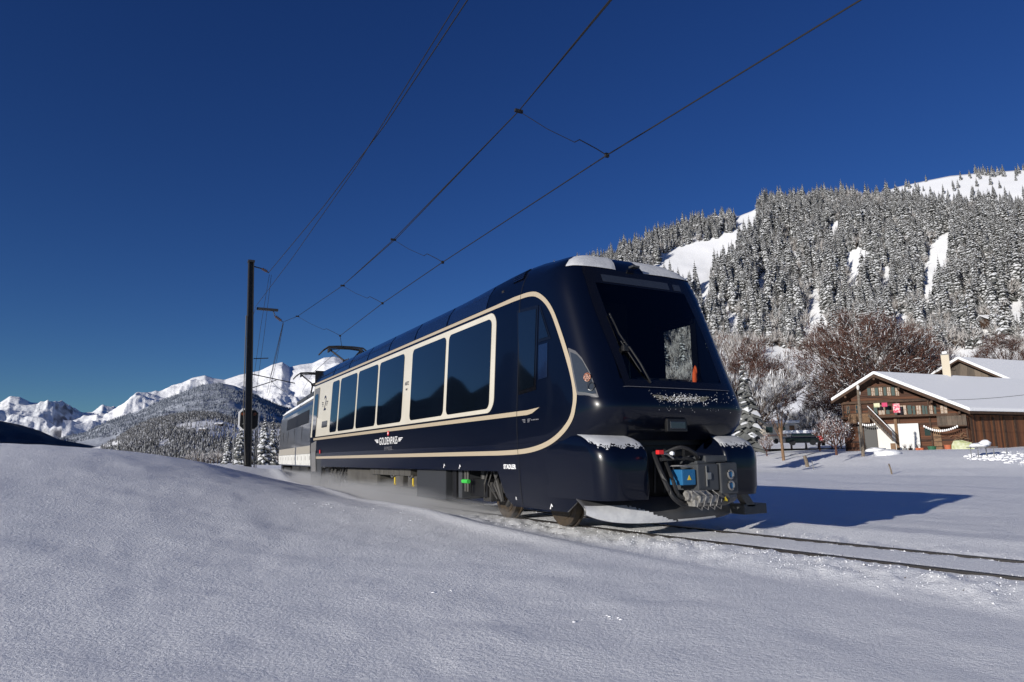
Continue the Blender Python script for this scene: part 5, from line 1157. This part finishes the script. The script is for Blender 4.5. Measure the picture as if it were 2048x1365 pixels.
# balcony with boards
def balcony(px0, px1, py0, py1, m, depth=1.0):
    s0, z1 = GX(px0, py0, depth); s1, z0 = GX(px1, py1, depth); bal = gpanel('balcony', s0, s1, z0-.12, z0, 'woodd', .05, depth)
    n = int((px1-px0)/2.4)
    for k in range(n): a = s0+(s1-s0)*k/n; gpanel('balcony_board', a+.0012, a+(s1-s0)/n-.0012, z0, z1+random.uniform(-.02, .02), m, depth, .04, bal)
    gpanel('balcony_rail', s0, s1, z1, z1+.1, 'woodd', depth-.02, .1, bal)
balcony(1873, 1934, 833, 850, 'woodg'); balcony(1695, 1740, 829, 845, 'woodl', 1.1)
# ground floor
gpanel('white_wall', PXG(1762), PXG(1799), zb-.3, PZG(848), 'plaster', .04, .04); gpanel('cellar_shade_panel', PXG(1722), PXG(1761), zb-.3, PZG(848), 'blackm', .02, .04)  # black panel on the wall stands for the shade inside the cellar opening
gpanel('white_door', PXG(1806), PXG(1847), zb+.05, PZG(848, 1806), 'whitebox', .35, .08); gpanel('wood_door_post', PXG(1799), PXG(1805), zb-.2, PZG(838), 'woodl', .04, .2)
gpanel('ground_window', PXG(1858), PXG(1870), PZG(873), PZG(858), 'glass', .04, .04); d = gpanel('plank_door', PXG(1874), PXG(1889), zb, PZG(856), 'woodl', .04, .06)
for z in (.3, .8, 1.3): gpanel('door_ledge', PXG(1874), PXG(1889), zb+z, zb+z+.08, 'woodd', .1, .03, d)
gpanel('terrace', PXG(1800), PXG(1965), zb-.35, zb-.12, 'greyl', .2, 2.2)
# stair going up from right to left
b = B(); a = gp(*GX(1786, 884, 2.2), 2.2); c = gp(*GX(1737, 834, 2.2), 2.2)
st = b.prism([a, c, c+up_*.3, a+up_*.3], gn*.08).prism([a-gn*1.1, c-gn*1.1, c-gn*1.1+up_*.3, a-gn*1.1+up_*.3], gn*.08).build('staircase', 'woodg', ch)
for k in range(12): b = B(); p = a+(c-a)*(k+.5)/12; b.obox(p-gn*.5+up_*.2, gv, gn, up_, .16, .5, .025); cpn(b, 'tread', 'woodg', st)
b = B(); b.prism([a+up_*.95, c+up_*.95, c+up_*1.1, a+up_*1.1], gn*.1); b.prism([a+up_*.45, c+up_*.45, c+up_*.9, a+up_*.9], gn*.03); cpn(b, 'stair_rail', 'woodd', st)
b = B(); b.prism([a+up_*1.105, c+up_*1.105, c+up_*1.2, a+up_*1.2], gn*.1); cpn(b, 'rail_snow', 'fsnow', st)
gpanel('wood_box', GX(1781, 884, 2.2)[0], GX(1791, 884, 2.2)[0], zb-.1, zb+.75, 'woodl', 2.2, .5)
# side wall details
for k in range(7): b = B(); s = .02+.07*k; b.prism([sp_(s, zb-.5, .02), sp_(s+.012, zb-.5, .02), sp_(s+.012, zev(1)-.6, .02), sp_(s, zev(1)-.6, .02)], rn*.06); cpn(b, 'wall_batten', 'woodd')
b = B(); b.prism([sp_(-.01, zb-.6, .05), sp_(1, zb+.1, .05), sp_(1, zb+.5, .05), sp_(-.01, zb-.15, .05)], rn*.1); cpn(b, 'stone_base', 'chimney')
# cloths, garland, tubs, tarp in front of the chalet
def hang(name, px0, px1, py0, py1, m, label, cat, o=1.0):
    b = B(); V = []; n = 8; s0, z1 = GX(px0, py0, o); s1, z0 = GX(px1, py1, o)
    for i in range(5):
        for j in range(n+1): V.append(gp(s0+(s1-s0)*j/n, z0+(z1-z0)*i/4, o+.05*sin(j*1.9)*(1-i/4)))
    b.add(V, [(i*(n+1)+j, i*(n+1)+j+1, (i+1)*(n+1)+j+1, (i+1)*(n+1)+j) for i in range(4) for j in range(n)]); ob = b.build(name, m, smooth=True); md = ob.modifiers.new('t', 'SOLIDIFY'); md.thickness = .02; return tag(ob, label, cat)
hang('hanging_banner', 1785, 1801, 808, 826, 'pink', 'pink and white banner hanging on the chalet facade beside a window', 'banner', 1.3)
hang('hanging_cloth', 1747, 1760, 807, 815, 'cloth', 'pale patterned cloth hanging left of the pink cloths on the chalet', 'cloth', 1.3); hang('pink_cloth', 1763, 1775, 806, 814, 'pinkp', 'small plain pink cloth drooping between pale cloth and banner', 'cloth', 1.3)
def garland(px0, px1, py, sag, lab, n):
    g_ = thing('bunting', lab, 'bunting', tuple(map(float, gp(*GX(px0, py, 1.6), 1.6)))); P = []
    for k in range(n+1): f = k/n; px = px0+(px1-px0)*f; P.append(gp(*GX(px, py+sag*4*f*(1-f), 1.6), 1.6))
    b = B(); b.tube(P, .012, 4); b.build('string', 'wire', g_)
    for k in range(n): c = (P[k]+P[k+1])/2; b = B(); w = gv*.065; b.prism([c-w, c+w, c+w*.9-up_*.21, c-w*.9-up_*.21], gn*.015); b.build('pennant', 'white', g_)
garland(1715, 1755, 844, 5, 'white bunting strung from the pole past the staircase', 10); garland(1846, 1916, 850, 10, 'white bunting strung below the right balcony', 17)
def pot(px, lab, m='terra', r=.22, h=.35, plant=True, nm='flower_pot', cat='flower pot'):
    p = gp(GX(px, 888, 2.0)[0], zb-.12, 2.0); t = thing(nm, lab, cat, tuple(map(float, p)), 0, 'pots along the chalet front'); b = B(); b.tube([p, p+up_*h], [r*.75, r], 12); b.build('pot', m, t)
    if plant:
        b = B()
        for k in range(26): q = rng.uniform(0, 6.28); e = rng.uniform(.1, .3); b.tube([p+up_*h*.9, p+up_*(h+rng.uniform(.15, .5))+np.array([cos(q), sin(q), 0])*e], [.014, .004], 3)
        b.build('plant', 'leaf', t)
pot(1809, 'small grey pot with dry plant left of the white door', 'greyl'); pot(1820, 'dark pot with brown dry plant in front of the white door', 'woodd'); pot(1834, 'terracotta pot with dry stalks below the white door'); pot(1842, 'second terracotta pot with stalks at the right edge of the white door')
pot(1863, 'round dark green tub standing under the small window', 'greentub', .42, .5, False, 'green_tub', 'tub'); pot(1895, 'orange terracotta tub without plants beside the plank door', 'terra', .34, .6, False, 'orange_tub', 'tub')
# tarp-covered stack
b = B(); c0 = gp(GX(1925, 890, 2.6)[0], 0, 2.6); tz = zb-.35
V = []
for i, (zz, k) in enumerate(((0, 1.05), (.8, .98), (1.2, .86), (1.28, .6))):
    for (a_, b__) in ((-1, -1), (-.3, -1), (.4, -1), (1, -1), (1, .2), (1, 1), (0, 1), (-1, 1)): V.append(c0+gv*a_*.95*k*(1.0-.1*(zz > 1))+gn*-b__*.6*k+up_*(tz+zz-.18*(a_ > .3)*(zz > 1)))
F = [(i*8+j, i*8+(j+1) % 8, (i+1)*8+(j+1) % 8, (i+1)*8+j) for i in range(3) for j in range(8)]+[tuple(24+j for j in range(8))]
b.add(V, F); tag(b.build('covered_stack', 'tarp'), 'stack under a yellow green tarpaulin at the right corner of the chalet', 'tarp')
b = B()
for k in range(26): p = gp(PXG(rng.uniform(1908, 1938)), zb+rng.uniform(.5, 1.6), rng.uniform(.2, .5)); b.tube([p, p+gv*rng.uniform(-.5, .5)+up_*rng.uniform(-.3, .3)], .03, 5)
tag(b.build('wall_clutter', 'woodl'), 'tangle of wooden tools and sticks hung on the wall above the tarp', 'tools')
# garden table with a cushion of snow
D_ = gD(1972, 916); x, y = atg(1972, D_); gz = G(x, y)
t = thing('snowy_table', 'small table with a thick cushion of snow standing in the yard right of the chalet', 'table', (x, y, gz)); hr = np.array([cos(HEAD), -sin(HEAD), 0]); hf = np.array([sin(HEAD), cos(HEAD), 0])
P_ = np.array([x, y, gz]); zt = gz+.75
for a_, c in ((-.6, 0), (.55, 0), (-.6, .8), (.55, .8)): b = B(); p = P_+hr*a_+hf*c; b.tube([p-up_*.2, p+up_*(zt-gz)], .035, 6); b.build('leg', 'greyl', t)
b = B(); b.obox(P_+hf*.4+up_*(zt-gz), hr, hf, up_, .8, .55, .03); b.build('table_top', 'greyl', t)
b = B(); b.lump(P_+hf*.4+hr*-.25+up_*(zt-gz+.12), (.85, .5, .2), 3, 14, 7); b.lump(P_+hf*.4+hr*.25+up_*(zt-gz+.28), (.42, .4, .26), 6, 12, 7); b.build('snow_cushion', 'roofsnow', t, smooth=True)
# rear barn and small roof behind
def barn(name, lab, pxl, pxa, pxr, Dl, Da, Dr, pyl, pya, pyr, zb_, back, wall, vv=None):
    a = W3(pxl, Dl, hz(pxl, pyl, Dl)); c = W3(pxa, Da, hz(pxa, pya, Da)); e = W3(pxr, Dr, hz(pxr, pyr, Dr)); t = thing(name, lab, name.replace('_', ' ').split()[-1], tuple(map(float, [c[0], c[1], zb_])))
    g_ = e-a; g_[2] = 0; g_ /= np.linalg.norm(g_); n_ = np.cross(g_, up_); bk = back
    b = B(); P = [a*[1, 1, 0]+up_*zb_, e*[1, 1, 0]+up_*zb_, e-up_*.4, c-up_*.4, a-up_*.4]; b.prism(P, -n_*.2); b.build('gable_wall', wall, t)
    b = B(); b.prism([P[1], P[1]+bk, P[2]+bk, P[2]], -g_*.2); b.build('side_wall', wall, t)
    for p, q in ((a, c), (c, e)):
        d = (q-p); p2 = p-d*(.12 if q is c else 0); q2 = q+d*(.04 if q is e else 0); b = B(); b.prism([p2+n_*1.0-up_*.22, q2+n_*1.0-up_*.22, q2+bk-up_*.22, p2+bk-up_*.22], up_*.22); r_ = b.build('roof', 'woodd', t)
        b = B(); b.prism([p2+n_*1.0+up_*.01, q2+n_*1.0+up_*.01, q2+bk+up_*.01, p2+bk+up_*.01], up_*.4); bz(b.build('roof_snow', 'roofsnow', r_), .13, 3)
    return t, a, c, e, n_, g_
t, a, c, e, n_, g_ = barn('timber_barn', 'large weathered grey timber barn with snowy roof behind the chalet', 1880, 1942, 2110, 93, 90, 84, 752, 716, 792, 1.3, hr*30+hf*12, 'woodg')
for k in (.35, .62): p = a+(e-a)*k; b = B(); b.prism([p*[1, 1, 0]+up_*2, (p+g_*.25)*[1, 1, 0]+up_*2, (p+g_*.25)*[1, 1, 0]+up_*(p[2]-.2), p*[1, 1, 0]+up_*(p[2]-.2)], n_*.12); b.build('wall_post', 'woodd', t)
barn('small_shed', 'small brown shed roof peeping out behind the chalet chimney', 1852, 1872, 1904, 110, 110, 108, 738, 728, 736, 2, hr*6+hf*6, 'woodd')
# utility pole and its line
DP = min(gD(1725, 898), 61.); x, y = atg(1725, DP); gz = G(x, y); t = thing('utility_pole', 'wooden utility pole with white insulators in front of the chalet gable', 'utility pole', (x, y, gz))
pt = atd(1716, 780, DP); b = B(); b.tube([(x, y, gz-.4), tuple(pt)], [.15, .11], 8); b.build('pole', 'post', t); b = B(); b.lump(pt+np.array([0, 0, .2]), (.14, .14, .25), 1, 8, 5); b.lump(pt+np.array([.15, 0, -.3]), (.1, .1, .2), 1, 8, 5); b.build('insulator', 'plaster', t)
w2 = atd(2080, 786, 66); w1 = pt+np.array([0, 0, -.6]); P = [w1+(w2-w1)*k/12-np.array([0, 0, .5*4*(k/12)*(1-k/12)]) for k in range(13)]; b = B(); b.tube(P, .02, 4); tag(b.build('power_line', 'wire'), 'thin cable strung from the utility pole across the chalet roof', 'cable')
# posts in the field
def postx(px, py0, py1, D, w, lab, m='post', lean=0, nm='fence_post', grp='posts standing in the snow field'):
    D = gD(px, py1); x, y = atg(px, D); gz = G(x, y); tp = atd(px+lean, py0, D); h = max(.4, float(tp[2])-gz); b = B(); b.tube([(x, y, gz-.25), (x+(tp[0]-x)*.4, y+(tp[1]-y)*.4, gz+h*.4), (tp[0], tp[1], gz+h)], [w, w*.95, w*.85], 8); o = b.build(nm, m, org=(x, y, gz))
    return tag(o, lab, 'post', grp)
postx(1779.5, 928, 949, 33, .055, 'lone thin wooden fence post in the middle of the snow field', lean=-2); postx(1624, 922, 940, 31, .035, 'thin metal stake beside the leaning stump', 'greyl')
postx(1613, 912, 934, 33, .16, 'short thick leaning wooden stump near the left edge of the field', lean=-4, nm='tree_stump'); postx(2012, 895, 908, 48, .03, 'short thin stake at the far right of the yard', 'greyl')
# snow mounds near the pole and yard
for i, (px, py, D, r_) in enumerate(((1735, 899, 57, .7), (1752, 903, 55, .9), (1775, 909, 53, 1.0), (1765, 907, 54, .6))):
    D = gD(px, py); x, y = atg(px, D); b = B(); b.lump((x, y, G(x, y)+.05), (r_*1.3, r_, r_*.38), i, 14, 7); o = b.build('snow_mound', 'roofsnow', smooth=True); tag(o, ('small snow heap beside the utility pole foot', 'snow heap second from the utility pole', 'long snow mound farthest right of the pole', 'low snow lump squeezed between two mounds')[i], 'snow mound', 'snow mounds in front of the chalet')
b = B()
for k in range(260): px = rng.uniform(1930, 2090); D = 52-10*(px-1930)/160*rng.random()**.5+rng.uniform(-2, 2); x, y = atg(px, D); r_ = .03+.16*rng.random()**2.5; b.lump((x, y, G(x, y)), (r_*1.4, r_*1.2, r_*.6), k, 7, 4)
o = b.build('ploughed_snow', 'roofsnow', smooth=True); o['kind'] = 'stuff'
# caravan, car under snow
x, y = atg(1560, 80); gz = hz(1560, 888, 80); cv = thing('caravan', 'old cream caravan parked behind the thin tree left of the chalet', 'caravan', (x, y, gz)); O = np.array([x, y, gz])
def cbox(name, u0, u1, w0, w1, z0, z1, m, par=None, bev=0):
    b = B(); b.box(u0, u1, w0, w1, z0, z1, bev); b.V = [tuple(O+hr*p[0]+hf*p[1]+up_*p[2]) for p in b.V]; return b.build(name, m, par or cv)
cbody = cbox('body', -2.3, 2.3, 0, 2.1, .45, 2.5, 'caravan', None, .4); cbox('roof_snow', -2.1, 2.6, .0, 2.0, 2.4, 2.72, 'roofsnow', cbody, .12)
for a_, c in ((-1.5, -.7), (-.1, .8)): f = cbox('window', a_, c, -.04, .0, 1.3, 1.95, 'glass', None, .01)
cbox('door', 1.3, 1.9, -.03, .0, .6, 2.1, 'woodl'); cbox('side_stripe', -2.2, 2.2, -.025, .0, .98, 1.05, 'terra'); cbox('side_stripe', -2.2, 2.2, -.025, .0, .86, .9, 'woodd')
for a_ in (-.3, .3): b = B(); b.tube([O+hr*a_*1.2+hf*.0+up_*.3, O+hr*a_*1.2+hf*.2+up_*.3], .3, 14); b.build('wheel', 'black', cv)
x, y = atg(1612, 70); gz = hz(1612, 891, 70); O = np.array([x, y, gz]); cv = thing('parked_car', 'dark car with red tail end half buried under snow beside the reddish bush', 'car', (x, y, gz))
cb_ = cbox('body', -2.0, 1.5, 0, 1.6, .25, .85, 'blackg', None, .12); cbox('cabin', -1.3, 1.2, .1, 1.5, .8, 1.3, 'glass', None, .18); cbox('red_tail', 1.45, 1.85, .0, 1.5, .45, .95, 'carred', None, .08); cbox('bonnet_snow', -2.1, 1.2, .05, 1.55, 1.22, 1.55, 'roofsnow', None, .15)
for a_ in (-1.3, .8): b = B(); b.tube([O+hr*a_-hf*.03+up_*.3, O+hr*a_+hf*.2+up_*.3], .3, 14); b.build('wheel', 'black', cv)
# small huts on the slopes
def hut(px, py, L_, t_, w, h, lab):
    a_ = atan2(*ray(px, 900)[:2]); 
    best = min(np.linspace(.3, 1.02, 140), key=lambda q: abs(proj([float(v[0]) for v in L_.at(np.array([a_]), np.array([q]))])[1]-py)); p = np.array([float(v[0]) for v in L_.at(np.array([a_]), np.array([best]))])
    t = thing('mountain_hut', lab, 'hut', tuple(map(float, p))); b = B(); b.obox(p+up_*h*.3, hr, hf, up_, w/2, w*.4, h*.5); b.build('walls', 'woodd', t)
    b = B()
    for s_ in (-1, 1): b.prism([p+hr*(-w*.65)+hf*0+up_*(h*1.35), p+hr*(w*.65)+up_*(h*1.35), p+hr*(w*.65)+hf*s_*w*.6+up_*h*.7, p-hr*w*.65+hf*s_*w*.6+up_*h*.7], up_*.4)
    b.build('roof_snow', 'roofsnow', t)
hut(1466, 428, H1, 0, 9, 4, 'dark little hut on the crest at the top of the open meadow'); hut(2018, 655, H1, 0, 9, 4, 'small brown hut at the forest edge near the right picture border')
hut(436, 852, L4, 0, 16, 6, 'small snowy-roofed house in the clearing of the distant wooded hill'); hut(404, 862, L4, 0, 14, 5, 'lower snowy-roofed house left in the clearing of the distant hill')

# ------------------------------------------------------------------ single trees and bushes near the chalet
def base(px, py, D): x, y = atg(px, D); return x, y, hz(px, py, D)
BE = crown_mesh('beech_tree', 51); BE2 = crown_mesh('beech_tree', 52, 7, 6.5, 8.5, 120, 110)
x, y, z = base(1738, 888, 96); put('brown_beech_tree', BE, x, y, z, 1.12, 1.0, 'big broad leafless tree with brown leaves behind the chalet roof', 'tree')
x, y, z = base(1648, 888, 90); put('brown_beech_tree', BE2, x, y, z, .45, 3.0, 'smaller brown leafless tree just left of the chalet eave', 'tree')
x, y, z = base(2035, 790, 150); put('brown_beech_tree', BE2, x, y, z, .95, 2.0, 'reddish brown tree above the barn roof at the right picture border', 'tree')
x, y, z = base(1812, 870, 104); put('brown_beech_tree', BE2, x, y, z, 1.12, 4.2, 'rounded brown crown directly left of the chimney', 'tree')
x, y, z = base(1490, 893, 74); put('brown_beech_tree', BE2, x, y, z, .8, 5.0, 'dark brown crown half hidden behind the train nose', 'tree')
FT = bare_mesh('frosty_tree', 14, 61, wood='bark', fine='greytwig', lev=4, kids=(3, 5), w=.035, up=.3, spread=.8, leaf=0, snow=.6, trunk=3, twigs=6)
x, y, z = base(1516, 893, 66); put('frosty_tree', FT, x, y, z, .55, .5, 'tall bare tree dusted with snow right behind the train nose', 'tree')
x, y, z = base(1495, 893, 90); put('frosty_tree', FT, x, y, z, .95, 2.1, 'dark bare tree partly hidden by the driving cab', 'tree')
SN = spruce_mesh('snowy_conifer', 12, 71, 26, .45, .2)
x, y, z = base(1498, 896, 55); put('snowy_conifer', SN, x, y, z, .62, .4, 'dense dark conifer with snow clumps beside the train nose', 'conifer')
for i, (px, py, D, s_, lab) in enumerate(((1562, 795, 140, .55, 'small dark spruce on the meadow, left of a pair'), (1578, 795, 142, .42, 'shorter spruce right of its twin on the meadow'), (1915, 735, 150, .33, 'small dark conifer right of the chimney above the shed'), (1596, 800, 145, .3, 'tiny conifer at the foot of the meadow'))): x, y, z = base(px, py, D); put('small_spruce', SN, x, y, z, s_, i, lab, 'conifer')
BU = bare_mesh('red_bush', 5, 81, wood='twig', fine='redtwig', lev=3, kids=(4, 6), w=.014, up=.5, spread=.8, leaf=3, snow=.42, trunk=.4, twigs=3)
x, y, z = base(1672, 899, 58); put('red_bush', BU, x, y, z-.1, .78, .3, 'reddish bush sprinkled with snow in front of the chalet stairs', 'bush')
x, y, z = base(1640, 893, 72); put('red_bush', BU, x, y, z-.1, .75, 2.3, 'low brown bush behind the snow-sprinkled bush', 'bush')
YT = bare_mesh('young_tree', 6, 91, wood='woodl', fine='twigl', lev=2, kids=(3, 4), w=.012, up=.9, spread=.35, leaf=2, snow=.1, trunk=3.2, twigs=2)
DY = gD(1566, 921); x, y, z = base(1566, 921, DY); put('young_tree', YT, x, y, z, .0145*DY, 0, 'thin young tree with a few orange leaves in front of the caravan', 'tree')
x, y, z = base(1533, 908, 50); put('snowy_shrub', BU, x, y, z, .35, 4, 'small snow-covered shrub right beside the train pod', 'bush')
for i in range(7):
    px = 1540+i*24+rng.uniform(-6, 6); x, y, z = base(px, 896, 84+rng.uniform(0, 10)); put('frosty_bush', FT, x, y, z, rng.uniform(.22, .4), i, ('first', 'second', 'third', 'fourth', 'fifth', 'sixth', 'seventh')[i]+' frosty bush from the left in the row behind the caravan', 'bush', 'frosty bushes behind the caravan')
for i in range(26):
    px = 1615+i*18+rng.uniform(-9, 9); D = rng.uniform(118, 150); x, y, z = base(px, 850-rng.uniform(0, 20), D)
    if 1520 < px < 1640 or i % 3: continue
    put('frosted_tree', FT, x, y, z, rng.uniform(.5, .85), i, 'frosted leafless tree in the row at the foot of the hillside', 'bare tree', 'frosted trees at the foot of the hillside')
# dark spruces behind the bank on the left
for i, (px, py, D, s_) in enumerate(((222, 900, 330, .42), (236, 900, 335, .5), (290, 905, 300, .42), (300, 905, 310, .35), (365, 915, 240, .33), (398, 918, 230, .38), (480, 925, 150, .8), (498, 928, 160, .95), (528, 930, 150, .9), (545, 930, 170, 1.0), (455, 925, 180, .7))):
    x, y, z = base(px, py, D); put('spruce_tree', SPR[i % 4] if i > 5 else SPR[3], x, y, z, s_*.62, i, ('dark spruce', 'snowy spruce')[i > 5]+' behind the snow bank, '+('first', 'second', 'third', 'fourth', 'fifth', 'sixth', 'ninth', 'tenth', 'eleventh', 'twelfth', 'eighth')[i]+' from the left edge', 'spruce tree', 'spruces behind the snow bank')
# old tracks and small clods in the foreground snow
b = B()
for (px, py, n_, sp) in ((650, 1010, 10, .25), (690, 1014, 16, .35), (715, 1024, 12, .25), (1210, 1237, 9, .10), (880, 1180, 3, .1), (820, 1042, 4, .1)):
    D_ = gD(px, py, 2, 24); x0, y0 = atg(px, D_)
    for k in range(n_): x = x0+rng.normal(0, sp); y = y0+rng.normal(0, sp*.5); r_ = rng.uniform(.003, .012); b.lump((x, y, G(x, y)-r_*.1), (r_*2, r_*1.2, r_*.7), k, 6, 3)
o = b.build('snow_clods', 'fsnow', smooth=True); o['kind'] = 'stuff'
# brown leafless belt in the valley behind the mast
for i in range(34):
    px = 380+i*7+rng.uniform(-3, 3); D = rng.uniform(170, 260); x, y, z = base(px, 930, D); put('bare_tree', FRO[i % 2], x, y, z, rng.uniform(.28, .5), i, 'small frosted tree in the belt behind the snow bank and the mast', 'bare tree', 'frosted belt behind the mast')
